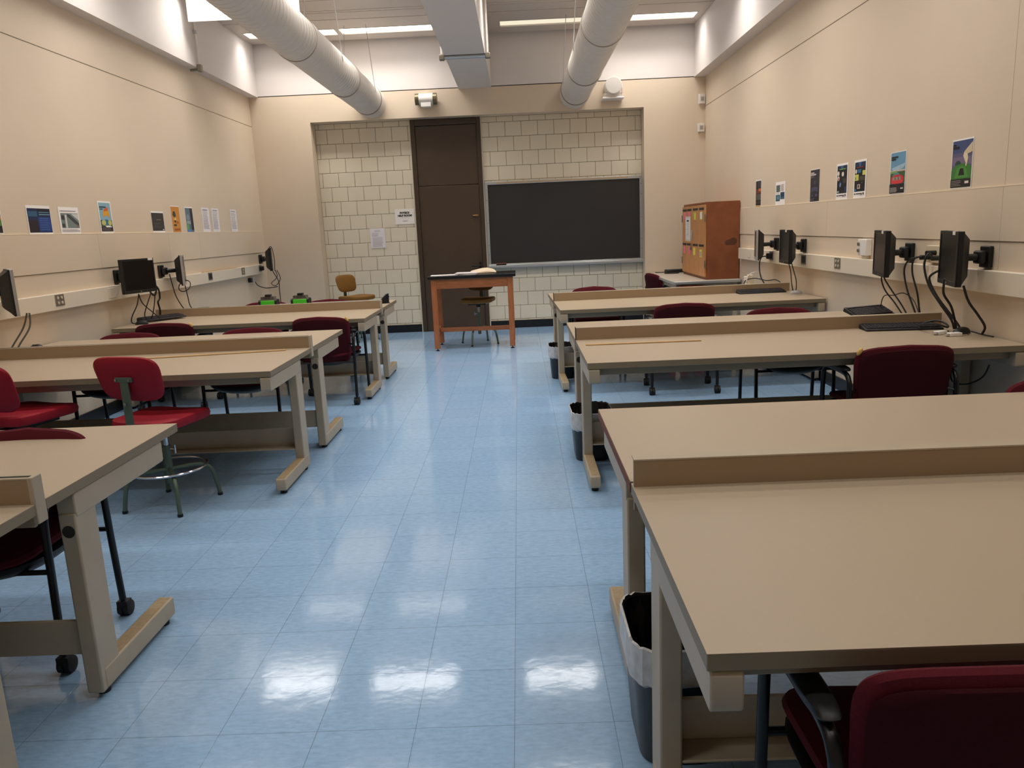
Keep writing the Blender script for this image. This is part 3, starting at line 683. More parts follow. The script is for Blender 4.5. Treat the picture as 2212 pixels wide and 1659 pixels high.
chairs = [
 (near(.775, 1.065), 'burgundy chair with dark back in the bottom right corner, largest in view'),
 (near(2.03, 3.99, -1), 'burgundy chair seen from behind at the desk with the big keyboard on the right'),
 (near(1.405, 6.57, -2.5), 'burgundy chair seen from behind right of the aisle, middle of the silver mouse desk'),
 (near(-1.79, 6.70, -4), 'burgundy chair with full back and legs visible, left of the aisle'),
 (near(-3.20, 6.74, 2), 'burgundy chair in front of the keyboard at the left wall'),
 (far_(-1.965, 2.92), 'burgundy chair tucked behind the nearest left worktop, castor under the leg'),
 (far_(2.20, 3.10, 3), 'burgundy chair whose rounded top peeks over the second right desk at picture edge'),
 (far_(-3.14, 6.10), 'burgundy chair back top showing over the left middle worktop, nearer the wall'),
 (far_(-2.15, 6.10), 'burgundy chair back top showing over the left middle worktop, nearer the aisle'),
 (far_(1.985, 5.97), 'burgundy chair back top showing over the right middle worktop, in front of the mouse'),
 (far_(-2.86, 8.62), 'burgundy chair behind the green box nearest the left wall'),
 (far_(-2.14, 8.58), 'burgundy chair behind the metal track, below the ochre wall stool'),
 (far_(.835, 8.78), 'burgundy chair back top over the riser, in front of the blackboard corner'),
 ((2.03, 10.72, 0, -PI / 2 + R(12)), 'burgundy chair turned sideways at the grey table left of the cabinet'),
]
for i, ((x, y, z, rz), lb) in enumerate(chairs):
    if i == 0:
        proto.location = (x, y, z); proto.rotation_euler.z = rz; proto['label'] = lb; proto['group'] = GC
    else:
        c_ = dup(proto, (x, y, z), rz, lb, GC)
        if i in (1, 3, 4):
            sx = -1 if i == 1 else 1
            m = MB(); m.pillow(.022, .016, .012, 2.5, 2.2, 5, 20, lambda a, b, c: (sx * (.246 + a * .7), -.212 + c, .772 + b - a * .5)); m.build('worn_corner', FOAM, c_)

# ================================================================== laboratory stools
def make_stool(name, seat_z, cm, ring, label, loc, rz, back_h=.25, bw_=.205, zb=None, legrot=0):
    """faces +y; back at -y"""
    t = thing(name, label, 'stool', loc, rz, 'red lab stools' if cm is RED else 'ochre lab stools')
    m = MB(); m.pillow(.215, .20, .034, 5.5, 5, 7, 40, lambda x, y, z: (x, y, seat_z - .036 + z + .012 * (x / .2) ** 2)); m.build('seat', cm, t)
    m = MB(); m.box(-.12, .12, -.10, .10, seat_z - .085, seat_z - .066); m.box(-.03, .03, -.2, .0, seat_z - .095, seat_z - .08); m.build('seat_plate', BLACKM, t, bevel=.003)
    zb = zb or seat_z + .10
    m = MB(); m.pillow(bw_, back_h / 2, .028, 4, 2.6, 6, 40, lambda x, y, z: (x * (1 + .06 * y / .12), -.215 - .03 * (y / .12) + .22 * x * x * 1.2 + z, zb + back_h / 2 + y)); m.build('backrest', cm, t)
    m = MB(); m.tube([(0, -.06, seat_z - .09), (0, -.17, seat_z - .088), (0, -.225, seat_z - .06), (0, -.24, seat_z + .02), (0, -.25, zb + back_h * .42)], .006, 4)
    m.box(-.024, .024, -.256, -.244, seat_z - .06, zb + back_h * .52)
    m.box(-.052, .052, -.258, -.245, zb + back_h * .46, zb + back_h * .56); m.build('back_bracket', GREEN, t, bevel=.002)
    m = MB()
    for sx in (-1, 1): m.cyl((sx * .042, -.266, zb + back_h * .51), (sx * .042, -.256, zb + back_h * .51), .007, 8)
    m.cyl((0, -.27, zb + .0), (0, -.25, zb + .0), .009, 8); m.build('bolts', CHROME, t)
    m = MB(); m.cyl((0, 0, .13), (0, 0, seat_z - .19), .022, 16); m.build('column', GREEN, t)
    m = MB(); m.cyl((0, 0, seat_z - .2), (0, 0, seat_z - .10), .014, 12); m.build('spindle', CHROME, t)
    m = MB(); m.cyl((0, 0, seat_z - .12), (0, 0, seat_z - .085), .03, 14); m.build('collar', BLACKM, t)
    m = MB(); m.cyl((.02, 0, seat_z - .21), (.06, 0, seat_z - .21), .005, 8); m.cyl((.055, 0, seat_z - .235), (.055, 0, seat_z - .185), .006, 8); m.build('lock_knob', CHROME, t)
    for k in range(4):
        a = PI / 4 + k * PI / 2 + legrot; c, s_ = math.cos(a), math.sin(a)
        m = MB(); m.tube([(c * .015, s_ * .015, .215), (c * .12, s_ * .12, .217), (c * .19, s_ * .19, .205), (c * .228, s_ * .228, .165), (c * .245, s_ * .245, .10), (c * .258, s_ * .258, .015)], .0125, 10, None, 4)
        lg = m.build('leg', GREEN, t)
        m = MB(); m.cyl((c * .259, s_ * .259, 0), (c * .258, s_ * .258, .016), .015, 10); m.build('glide', BLACKP, lg)
    if ring:
        m = MB(); m.tube([(.205 * math.cos(2 * PI * k / 40), .205 * math.sin(2 * PI * k / 40), .225) for k in range(40)], .008, 8, None, 0, True); m.build('foot_ring', CHROME, t)
    return t
make_stool('lab_stool', .545, RED, True, 'red lab stool with green bracket and chrome foot ring, left of the aisle', (-2.075, 4.235, 0), R(-14), .255, .205, .66)
make_stool('lab_stool', .60, RED, True, 'red lab stool cut by the left picture edge', (-2.86, 4.26, 0), R(-18), .28, .20, .62)
make_stool('lab_stool', .645, OCHRE, False, 'ochre lab stool alone against the block wall', (-2.34, 10.95, 0), R(-128), .245, .172, .695)
make_stool('lab_stool', .61, OCHRE, False, 'ochre lab stool tucked behind the orange wooden table', (-.565, 10.14, 0), R(172), .245, .19, .69, R(32))
make_stool('lab_stool', .42, RED, False, 'red lab stool under the front edge of the grey table, mostly hidden', (2.08, 9.72, 0), R(5), .2, .2, .505)

# ================================================================== demonstration table
t = thing('demo_table', 'orange oak table with black top in front of the brown door', 'table', (-.605, 9.92, 0))
m = MB(); m.prism(rrect(-.55, .55, -.325, .345, .006), .905, .943, 2); m.build('tabletop', BTOP, t, bevel=.003)
for sx in (-1, 1):
    for sy in (-1, 1):
        m = MB(); cx, cy = sx * .478, sy * .27; m.box(cx - .033, cx + .033, cy - .033, cy + .033, .028, .905); lg = m.build('leg', ORANGEW, t, bevel=.004)
        m = MB(); m.cyl((cx, cy, 0), (cx, cy, .008), .022, 14); m.cyl((cx, cy, .008), (cx, cy, .03), .007, 8); m.build('levelling_foot', BLACKM, lg)
for sy in (-1, 1):
    m = MB(); m.box(-.445, .445, sy * .285 - .011, sy * .285 + .011, .785, .905); m.build('apron', ORANGEH, t, bevel=.002)
for sx in (-1, 1):
    m = MB(); m.box(sx * .49 - .011, sx * .49 + .011, -.237, .237, .785, .905); m.build('apron', ORANGEW, t, bevel=.002)
    m = MB(); m.box(sx * .478 - .02, sx * .478 + .02, -.237, .237, .205, .262); m.build('end_stretcher', ORANGEW, t, bevel=.003)
m = MB(); m.box(-.458, .458, -.02, .02, .205, .258); m.build('long_stretcher', ORANGEH, t, bevel=.003)
m = MB(); m.box(-.17, .17, -.11, .11, 0, .003); o = m.build('paper_sheet', PAPER, smooth=False, loc=(-.96, 9.80, .9435), rz=R(4)); tag(o, 'loose white sheet at the left end of the orange table', 'paper')
m = MB()
for k in range(5): m.M = Matrix.Rotation(R((k * 37) % 11 - 5), 4, 'Z'); m.box(-.15 + k * .004, .14, -.108, .108, k * .0045, k * .0045 + .004)
o = m.build('paper_pile', PAPER, smooth=False, loc=(-.675, 9.82, .9435), rz=R(-3)); tag(o, 'small pile of white papers in the middle of the orange table', 'papers')
m = MB(); m.pillow(.165, .12, .034, 3.2, 2.2, 6, 30, lambda x, y, z: (x + .12 * max(z, 0), y + .04 * math.sin(x * 20), max(0, .012 + z * (1 + .25 * math.sin(x * 16 + 1)) + .01 * math.sin(y * 25))))
o = m.build('paper_bag', TANP, loc=(-.47, 9.98, .944), rz=R(10)); tag(o, 'crumpled cream paper bag lying on the orange table', 'paper bag')

# ================================================================== wooden cabinet
t = thing('wooden_cabinet', 'red brown wooden cabinet with plywood doors on the grey table', 'cabinet', (2.305, 0, .7635))
D, Y1, Y2, H = .405, 9.578, 10.912, .94
m = MB(); m.box(.004, D, Y1, Y1 + .025, 0, H); m.box(.004, D, Y2 - .025, Y2, 0, H); m.box(.004, D, Y1 + .025, Y2 - .025, H - .025, H); m.box(.004, D, Y1 + .025, Y2 - .025, 0, .03); m.box(D - .012, D, Y1 + .025, Y2 - .025, .03, H - .025); m.build('carcass', CABS, t, bevel=.003)
for nm, a, c, slots in (('near', Y1 + .018, 10.305, [(9.645, 9.905), (9.974, 10.253)]), ('far', 10.311, Y2 - .014, [(10.337, 10.594), (10.631, 10.87)])):
    m = MB(); m.box(-.016, .003, a, c, .032, H - .03); dr = m.build('door', CABD, t, bevel=.002)
    for z in (.862, .412):
        for y0, y1 in slots:
            m = MB(); m.box(-.0175, -.0155, y0, y1, z - .014, z + .014); m.build('slot', DARK, dr, smooth=False)
    for z in (.75, .19):
        m = MB(); yh = a - .01 if nm == 'near' else c + .004; m.box(-.022, -.012, yh - .012, yh + .018, z - .045, z + .045); m.cyl((-.021, yh, z - .047), (-.021, yh, z + .047), .006, 8); m.build('hinge', PLATE, dr, bevel=.001)
m = MB(); m.box(-.03, -.016, 10.265, 10.30, .46, .60); m.box(-.036, -.03, 10.268, 10.297, .50, .56); m.build('hasp', ALU, t, bevel=.003)
m = MB(); m.tube([(.255, Y1 - .0012, .44), (.255, Y1 - .0006, .44)], .03, 16); m.tube([(.33, Y1 - .0012, .455), (.33, Y1 - .0006, .455)], .045, 20); m.prism([(.25, .41), (.335, .41), (.335, .50), (.25, .47)], Y1 - .001, Y1 - .0004, 1); m.build('dark_stain', mat('stain', (88, 48, 27), .6), t, smooth=False)
t = thing('padlock', 'small dark padlock on the lower row of the wooden cabinet', 'padlock', (2.28, 10.33, 1.105))
m = MB(); m.box(-.012, .006, -.022, .022, 0, .045); m.build('body', PLATE, t, bevel=.004)
m = MB(); m.tube([(-.003, -.014, .045), (-.003, -.014, .065), (-.003, 0, .075), (-.003, .014, .065), (-.003, .014, .045)], .003, 8, None, 3); m.build('shackle', CHROME, t)
notes = [(10.75, 1.545, PINK, 'pink sticky note, top row of cabinet, far left'), (10.47, 1.545, PINK, 'pink sticky note, top row of cabinet, second from left'), (10.13, 1.535, LGREEN, 'yellow green sticky note, top row of cabinet, third from left'), (9.79, 1.535, YELL, 'yellow sticky note with white paper, top row of cabinet, far right'),
         (10.76, 1.09, PINK, 'pink sticky note, lower row of cabinet, far left'), (10.46, 1.085, PINK, 'pink sticky note, lower row of cabinet, left of padlock'), (10.16, 1.085, YELL, 'yellow sticky note, lower row of cabinet, right of padlock'), (9.80, 1.07, YELL, 'yellow sticky note with grey paper, lower row of cabinet, far right')]
for i, (y, z, mm, lb) in enumerate(notes):
    m = MB(); m.box(2.2865, 2.2885, y - .06, y + .06, z - .04, z + .055, mm)
    if i == 3: m.box(2.286, 2.2865, y - .05, y + .05, z - .03, z + .05, PAPER)
    if i == 7: m.box(2.286, 2.2865, y - .045, y + .045, z - .03, z + .03, PAPERG)
    if i == 2: m.box(2.286, 2.2865, y - .045, y + .02, z - .03, z + .045, YELL)
    tag(m.build('sticky_note', smooth=False), lb, 'note', 'sticky notes on the cabinet')
m = MB(); m.box(2.286, 2.2885, 10.385, 10.70, 1.215, 1.545, pm((214, 200, 170))); m.box(2.2855, 2.286, 10.41, 10.67, 1.235, 1.53, PAPER)
for k in range(9): m.box(2.285, 2.2855, 10.47, 10.62 - .02 * (k % 3), 1.30 + k * .022, 1.306 + k * .022, PAPERG)
m.box(2.285, 2.2855, 10.48, 10.61, 1.475, 1.495, INK)
tag(m.build('paper_notice', smooth=False), 'white printed sheet in a clear sleeve on the cabinet door', 'notice')

# ================================================================== wastebaskets
def make_bin(label, x, y, w_, d_, h_):
    t = thing('wastebasket', label, 'wastebasket', (x, y, 0), 0, 'black wastebaskets')
    m = MB(); out = rrect(-w_ / 2, w_ / 2, -d_ / 2, d_ / 2, .075, 9); n = len(out); vs = []; fs = []
    lv = [(.80, 0), (.83, .01), (.985, h_ - .03), (1.0, h_ - .025), (1.0, h_), (.965, h_), (.77, .012)]
    for s_, z in lv: vs += [(a * s_, c * s_, z) for a, c in out]
    for i in range(len(lv) - 1):
        for k in range(n): fs.append((i * n + k, i * n + (k + 1) % n, (i + 1) * n + (k + 1) % n, (i + 1) * n + k))
    fs.append(list(range(n))[::-1]); fs.append([6 * n + k for k in range(n)])
    m.add(vs, fs); m.build('bin_body', BINM, t)
    m = MB(); vs = []; fs = []; random.seed(int(y * 100))
    lv = [(.965, h_ - .11), (1.035, h_ - .10), (1.04, h_ - .04), (1.03, h_ + .006), (.985, h_ + .008), (.93, h_ - .05), (.86, h_ - .2)]
    rw = [1 + .018 * random.uniform(-1, 1) for _ in range(n)]
    for i, (s_, z) in enumerate(lv): vs += [(a * s_ * rw[k], c * s_ * rw[(k * 7) % n], z + (.004 * math.sin(k * 1.7 + i) if i in (0, 1) else .004 * math.sin(k * 2.3))) for k, (a, c) in enumerate(out)]
    for i in range(len(lv) - 1):
        for k in range(n): fs.append((i * n + k, i * n + (k + 1) % n, (i + 1) * n + (k + 1) % n, (i + 1) * n + k))
    m.add(vs[:5 * n], [f for f in fs if max(f) < 5 * n]); m.build('bag_liner', LINER, t)
    k_ = 4 * n
    m = MB(); m.add([v for v in vs[4 * n:]], [tuple(q - k_ for q in f) for f in fs if min(f) >= k_]); m.build('bag_inside', mat('liner_inside', (52, 48, 42), .5, bump=.6, bscale=25), t)
    return t
make_bin('black wastebasket with clear liner under the nearest right desk', .40, 2.03, .27, .34, .365)
make_bin('black wastebasket with clear liner under the stick and keyboard desk', .425, 4.88, .26, .34, .315)
make_bin('black wastebasket with clear liner behind the farthest right desk leg', .39, 7.63, .26, .34, .32)

# ================================================================== monitors on wall arms
def monitor(label, wall, ym, pa, pb, silver=False, zc=1.212, h=.31, sticker=False, face=1):
    """pa, pb: plan ends of the screen front (world x,y); the screen faces to the side 'face' of a->b"""
    X = XR if wall == 'R' else XL; sg = -1 if wall == 'R' else 1
    t = thing('wall_monitor', label, 'monitor', (X, ym, zc), 0, 'monitors on wall arms')
    a = Vector((pa[0] - X, pa[1] - ym, 0)); c = Vector((pb[0] - X, pb[1] - ym, 0)); ctr = (a + c) / 2; w_ = (c - a).length
    ax = (c - a).normalized(); nv = Vector((-ax.y, ax.x, 0)) * face       # nv: screen normal
    ex = nv.cross(Vector((0, 0, 1))) * -1                                  # local x so that -y = nv
    M = Matrix(((ex.x, -nv.x, 0, ctr.x), (ex.y, -nv.y, 0, ctr.y), (0, 0, 1, 0), (0, 0, 0, 1)))
    H2, W2 = h / 2, w_ / 2
    m = MB(); m.box(min(0, sg * .028), max(0, sg * .028), -.047, .047, -.062, .062); m.build('mount_plate', BLACKP, t, bevel=.006)
    bk = ctr - nv * .075
    m = MB(); m.box(min(sg * .03, sg * .075), max(sg * .03, sg * .075), -.036, .036, -.038, .038); m.build('swivel_block', BLACKP, t, bevel=.012)
    m = MB(); m.tube([(sg * .07, 0, 0), ((sg * .07 + bk.x) / 2, bk.y * .45, 0), (bk.x, bk.y, 0), tuple(ctr - nv * .055)], .021, 12); m.build('arm', BLACKP, t)
    m = MB(); m.M = M
    m.box(-W2, W2, .004, .032, -H2, H2); m.frustum((-W2 * .97, W2 * .97, -H2 * .95, H2 * .95), (-W2 * .6, W2 * .6, -H2 * .66, H2 * .70), .031, .078)
    m.build('housing', BLACKP, t, bevel=.004)
    m = MB(); m.M = M; fr = SILVER if silver else BLACKP; bz = .017
    m.box(-W2, W2, -.002, .0045, H2 - bz, H2); m.box(-W2, W2, -.002, .0045, -H2, -H2 + bz * 1.6); m.box(-W2, -W2 + bz, -.002, .0045, -H2 + bz * 1.6, H2 - bz); m.box(W2 - bz, W2, -.002, .0045, -H2 + bz * 1.6, H2 - bz)
    if silver: m.box(-W2 - .001, -W2 + .001, -.002, .018, -H2, H2); m.box(W2 - .001, W2 + .001, -.002, .018, -H2, H2); m.box(-W2, W2, -.002, .018, H2 - .001, H2 + .001)
    m.build('bezel', fr, t, bevel=.001)
    m = MB(); m.M = M; m.box(-W2 + bz, W2 - bz, .001, .005, -H2 + bz * 1.6, H2 - bz); m.build('screen', SCREEN, t, smooth=False)
    if not silver:
        m = MB(); m.M = M; m.cyl((0, -.003, -H2 + .013), (0, -.0015, -H2 + .013), .005, 10); m.build('logo_dot', SILVER, t)
    if sticker:
        m = MB(); m.M = M; m.box(W2 * sticker - .028, W2 * sticker + .028, -.003, -.0015, H2 - .02, H2 + .001); m.box(W2 * sticker - .028, W2 * sticker + .028, -.003, .012, H2, H2 + .001); m.build('sticker', WHITEP, t, smooth=False)
    return t
monitor('nearest black monitor on the right wall, with plugged cables beside it', 'R', 4.517, (2.45, 4.36), (2.557, 4.745), sticker=.55)
monitor('second black monitor from the camera on the right wall', 'R', 5.403, (2.45, 5.217), (2.549, 5.605), sticker=.45)
monitor('black monitor above the silver mouse on the right wall', 'R', 7.417, (2.47, 7.13), (2.515, 7.525), sticker=.35)
monitor('silver edged monitor nearest the cabinet, seen from its back', 'R', 8.197, (2.43, 7.98), (2.53, 8.37), True)
monitor('monitor facing the room on left wall above keyboard and mouse', 'L', 7.12, (-3.56, 6.89), (-3.44, 7.26), face=-1, sticker=.8)
monitor('silver edged monitor on left wall right of the facing monitor', 'L', 8.009, (-3.46, 7.93), (-3.61, 8.32), True, face=-1)
monitor('silver edged monitor at the left picture edge', 'L', 5.30, (-3.36, 5.10), (-3.60, 5.42), True, face=-1)
monitor('black monitor in the back left corner with a cable looped over it', 'L', 11.154, (-3.40, 10.62), (-3.51, 11.0), face=-1)

# ================================================================== outlets and boxes on the walls
def outlet(label, wall, y, z, kind):
    sg = -1 if wall == 'R' else 1; X = (XR - .045) if wall == 'R' else (XL + .045); rz = -PI / 2 if wall == 'R' else PI / 2
    t = thing('wall_outlet', label, 'outlet', (X, y, z), rz, 'outlets on the raceways')
    m = MB(); m.box(-.06, .06, -.004, 0, -.045, .045); m.build('plate', PLATE if kind != 'plain' else RACE, t, bevel=.002)
    if kind == 'quad':
        m = MB()
        for sx in (-.025, .025):
            for sz in (-.02, .02): m.cyl((sx, -.007, sz), (sx, -.003, sz), .012, 14)
        m.build('sockets', OUTL, t)
    elif kind == 'duplex':
        m = MB(); m.cyl((0, -.007, .018), (0, -.003, .018), .016, 14); m.cyl((0, -.007, -.018), (0, -.003, -.018), .016, 14); m.build('sockets', OUTL, t)
    elif kind == 'dark':
        m = MB(); m.box(-.045, .045, -.006, -.003, -.032, .032); m.build('sockets', BLACKP, t, bevel=.002)
    elif kind == 'plug':
        m = MB(); m.box(-.035, .035, -.05, -.003, -.03, .03); m.build('plug_body', BLACKP, t, bevel=.008)
    return t
outlet('four socket steel outlet on the right raceway', 'R', 6.537, 1.085, 'quad')
outlet('dark outlet on the right raceway behind the silver mouse monitor', 'R', 7.315, 1.085, 'dark')
outlet('outlet with black plug below the silver edged right monitor', 'R', 8.25, 1.085, 'plug')
outlet('plain cream switch plate on the right raceway beside the cabinet', 'R', 9.05, 1.085, 'plain')
outlet('steel outlet nearest on the left raceway', 'L', 6.123, 1.085, 'quad')
outlet('plain label plate on the left raceway', 'L', 6.923, 1.075, 'plain')
outlet('dark outlet on the left raceway right of the silver edged monitor', 'L', 9.191, 1.085, 'dark')
outlet('duplex outlet on the left raceway under the lying stick end', 'L', 10.305, 1.085, 'duplex')
outlet('outlet at the far end of the left raceway behind the corner monitor', 'L', 11.0, 1.085, 'plug')
t = thing('switch_box', 'white wall box with two round knobs on the right wall', 'switch box', (XR, 6.09, 1.165), -PI / 2)
m = MB(); m.box(-.075, .075, -.045, 0, 0, .125); m.build('box', WHITEP, t, bevel=.004)
m = MB(); m.box(-.068, -.02, -.047, -.044, .008, .117); m.build('face_plate', PAPER, t, bevel=.001)
for z in (.038, .088):
    m = MB(); m.cyl((-.046, -.058, z), (-.046, -.045, z), .013, 14); m.build('knob', PLATE, t)
m = MB(); m.box(-.03, .05, -.03, 0, -.028, 0); m.build('conduit_stub', RACE, t, bevel=.003)
t = thing('outlet_box', 'ivory surface outlet box with black plugs beside nearest right monitor', 'outlet', (XR, 5.02, 1.155), -PI / 2)
m = MB(); m.box(-.12, .12, -.04, 0, 0, .11); m.build('box', OUTL, t, bevel=.004)
for x in (-.07, 0, .07):
    m = MB(); m.cyl((x, -.10, .035 + .03 * (x == 0)), (x, -.04, .035 + .03 * (x == 0)), .016, 12); m.build('plug', BLACKP, t)
t = thing('power_adapter', 'small grey and white power adapter on the wall under the left raceway end', 'adapter', (XL, 10.69, .915), PI / 2)
m = MB(); m.box(-.06, .06, -.04, 0, 0, .06); m.build('case', PAPERG, t, bevel=.006)
m = MB(); m.box(-.12, -.06, -.05, 0, 0, .06); m.build('plug', BLACKP, t, bevel=.006)

# ================================================================== keyboards and mice
def keyboard(label, loc, rz, w_=.44, d_=.145, tilt=0):
    t = thing('keyboard', label, 'keyboard', loc, rz, 'black keyboards'); t.rotation_euler.x = tilt
    m = MB(); m.prism([(-d_ / 2, 0), (d_ / 2, 0), (d_ / 2, .030), (d_ / 2 - .02, .028), (-d_ / 2, .012)], -w_ / 2, w_ / 2, 0); m.build('case', BLACKP, t, bevel=.004)
    m = MB()
    for r_ in range(6):
        y = -d_ / 2 + .022 + r_ * .019 + (.006 if r_ == 5 else 0); z = .013 + (y + d_ / 2) / d_ * .016
        x = -w_ / 2 + .012
        for k in range(21):
            if k in (15, 19) and r_ != 99:
                pass
            xs = x + k * (w_ - .03) / 21 + (.006 if k > 14 else 0) + (.004 if k > 17 else 0)
            wk = (w_ - .03) / 21 * .82
            if r_ == 0 and 4 <= k <= 8:
                if k == 4: m.box(xs, xs + wk * 5.8, y, y + .014, z, z + .008)
                continue
            m.box(xs, xs + wk, y, y + .014, z, z + .008)
    m.build('keys', KEYM, t, smooth=False)
    return t
keyboard('large black keyboard on the desk by the nearest right monitor', (2.39, 4.83, ZT), R(-6), .46)
keyboard('black keyboard in front of the riser by the silver mouse', (2.37, 7.60, ZT), R(2), .46, .13)
keyboard('small black keyboard wrapped in its cord behind the middle right riser', (2.49, 5.50, ZT + .022), R(20), .34, .15, R(16))
keyboard('dark keyboard leaning at the left wall behind its mouse', (-3.50, 7.41, ZT + .012), R(52), .43, .14)
def mouse(label, loc, rz, cm=BLACKP, top=None):
    t = thing('computer_mouse', label, 'mouse', loc, rz, 'computer mice')
    m = MB(); m.pillow(.031, .058, .036, 2.6, 2.3, 6, 24, lambda x, y, z: (x, y, max(0, z) * (1 + .1 * (y < 0)))); m.build('shell', cm, t)
    if top:
        m = MB(); m.pillow(.027, .050, .0395, 2.6, 2.3, 6, 24, lambda x, y, z: (x, y - .006, max(.004, z * 1.02))); m.build('button_cover', top, t)
    m = MB(); m.cyl((-.004, .03, .0285), (.004, .03, .0285), .008, 10); m.build('wheel', RUBBER, t)
    return t
mouse('silver and black mouse at the right wall', (2.625, 7.35, ZT), R(80), SILVER)
mouse('black mouse beside the white adapters on the right', (2.62, 4.56, ZT), R(110))
mouse('dark mouse in front of the leaning keyboard at left wall', (-3.55, 7.10, ZT), R(100))
mouse('dark mouse alone behind the middle left riser', (-3.62, 5.62, ZT), R(70))

# sticks
def stick(label, a, c, th=.007, wd=.028):
    a = Vector(a); c = Vector(c); L = (c - a).length; an = math.atan2(c.y - a.y, c.x - a.x)
    m = MB(); m.box(0, L, -wd / 2, wd / 2, 0, th); o = m.build('wooden_ruler', STICK, smooth=False, loc=tuple(a), rz=an, bevel=.0015)
    return tag(o, label, 'ruler', 'wooden rulers')
stick('thin wooden ruler on the right desk in front of the riser', (.39, 4.70, ZT + .0005), (1.10, 4.69, ZT + .0005))
stick('long yellow wooden ruler on the left desk behind the red stool', (-2.62, 4.88, ZT + .0005), (-1.575, 5.02, ZT + .0005))
stick('wooden ruler lying on top of the left raceway', (XL + .024, 9.03, 1.1385), (XL + .024, 10.1, 1.1385))

# ================================================================== far left desk: green boxes and track
for x, y, lb in ((-2.66, 8.08, 'lime green and black instrument box nearest the left wall'), (-2.325, 8.10, 'lime green and black instrument box nearest the door')):
    t = thing('instrument_box', lb, 'instrument', (x, y, ZT), R(3), 'green instrument boxes')
    m = MB(); m.box(-.075, .075, -.06, .06, .004, .098); m.build('body', GREENP, t, bevel=.008)
    for sx in (-1, 1):
        m = MB(); m.prism(rrect(-.066, .066, .002, .104, .022), sx * .073 - .022 * (sx < 0), sx * .073 + .022 * (sx > 0), 0); m.build('end_cap', BLACKP, t, bevel=.004)
    m = MB()
    for k in range(11): m.box(-.07 + k * .0133, -.066 + k * .0133, -.05, .05, .106, .134)
    m.box(-.075, .075, -.055, .055, .098, .107); m.build('heat_sink', PLATE, t, smooth=False)
    m = MB(); m.box(-.028, .028, -.035, .035, .134, .158); m.build('fan_block', BLACKM, t, bevel=.003)
t = thing('dynamics_track', 'long thin aluminium track on the farthest left desk', 'track', (-2.15, 8.22, ZT), R(0))
m = MB(); m.box(-.68, .66, -.03, .03, .012, .040); m.build('rail', ALU, t, bevel=.003)
m = MB(); m.box(-.68, .66, -.032, -.030, .016, .03); m.build('scale_strip', BLACKM, t, smooth=False)
for x in (-.55, .5):
    m = MB(); m.box(x - .02, x + .02, -.05, .05, 0, .012); m.build('track_foot', BLACKP, t, bevel=.002)
t = thing('track_end_stop', 'black bracket standing at the aisle end of the metal track', 'bracket', (-1.465, 8.22, ZT), R(20))
m = MB(); m.prism([(-.05, 0), (.05, 0), (.05, .105), (.02, .095), (-.05, .03)], -.014, .014, 1); m.build('bracket_body', BLACKP, t, bevel=.003)
m = MB(); m.cyl((.03, -.02, .07), (.03, .02, .07), .022, 14); m.build('pulley', BLACKM, t)
m = MB(); m.box(-.055, .055, -.03, .03, 0, .006); m.build('bracket_base', BLACKM, t, smooth=False)
t = thing('plug_adapter', 'small black adapter on the farthest left desk near the wall', 'adapter', (-3.42, 8.22, ZT), R(20))
m = MB(); m.box(-.06, .06, -.03, .03, 0, .04); m.build('case', BLACKP, t, bevel=.006)

# power strip behind right riser
t = thing('power_tower', 'beige power outlet tower with white plugs behind the far right riser', 'power strip', (2.47, 8.30, ZT), R(-8))
m = MB(); m.box(-.03, .03, -.04, .04, 0, .13); m.build('tower_case', RACE, t, bevel=.005)
for k, z in enumerate((.03, .07, .10)):
    m = MB(); m.box(-.062, -.03, -.02 + .01 * k, .02 + .01 * k, z - .012, z + .014); m.build('white_plug', WHITEP, t, bevel=.004)

# white video adapters on the right desk
for i, (x, y, rz, lb) in enumerate(((2.50, 4.56, 25, 'white video adapter lying nearest the keyboard edge'), (2.535, 4.47, 5, 'white video adapter lying below the other white adapter'))):
    t = thing('video_adapter', lb, 'adapter', (x, y, ZT), R(rz), 'white video adapters')
    m = MB(); m.box(-.045, .03, -.02, .02, .0, .022); m.build('connector', WHITEP, t, bevel=.004)
    m = MB(); m.box(-.062, -.045, -.014, .014, .005, .017); m.build('metal_shell', CHROME, t, smooth=False)
    m = MB(); m.tube([(.03, 0, .011), (.06, .005, .011), (.09, .02, .008), (.11, .05, .006)], .004, 8, None, 4); m.build('lead', BLACKP, t)

# ================================================================== cables
def cable(label, pts, r=.0045, m=BLACKP, group=None, closed=False):
    b = MB(); b.tube(pts, r, 7, None, 6, closed); o = b.build('cable', m); return tag(o, label, 'cable', group)
W = XR
G1 = 'cables at the right wall'; G2 = 'cables at the left wall'
cable('black cable from outlet box plug down behind nearest riser, left strand', [(2.60, 5.09, 1.19), (2.58, 5.16, 1.17), (2.585, 5.22, 1.10), (2.60, 5.20, .98), (2.62, 5.14, .86), (2.64, 5.10, ZT + .004)], .006, group=G1)
cable('black cable from outlet box plug down behind nearest riser, right strand', [(2.60, 5.02, 1.20), (2.585, 5.10, 1.18), (2.59, 5.12, 1.09), (2.61, 5.08, .96), (2.63, 5.08, .85), (2.64, 5.06, ZT + .004)], .006, group=G1)
cable('black cable looping from outlet plug under the nearest monitor', [(2.62, 4.95, 1.21), (2.57, 4.90, 1.22), (2.55, 4.90, 1.15), (2.565, 4.86, 1.03), (2.60, 4.78, .92), (2.64, 4.72, .83), (2.655, 4.70, ZT + .006)], .007, group=G1)
cable('thick black cable from nearest monitor bottom to the keyboard coil', [(2.51, 4.58, 1.09), (2.53, 4.62, 1.0), (2.58, 4.62, .92), (2.62, 4.64, .83), (2.645, 4.66, ZT + .006)], .007, group=G1)
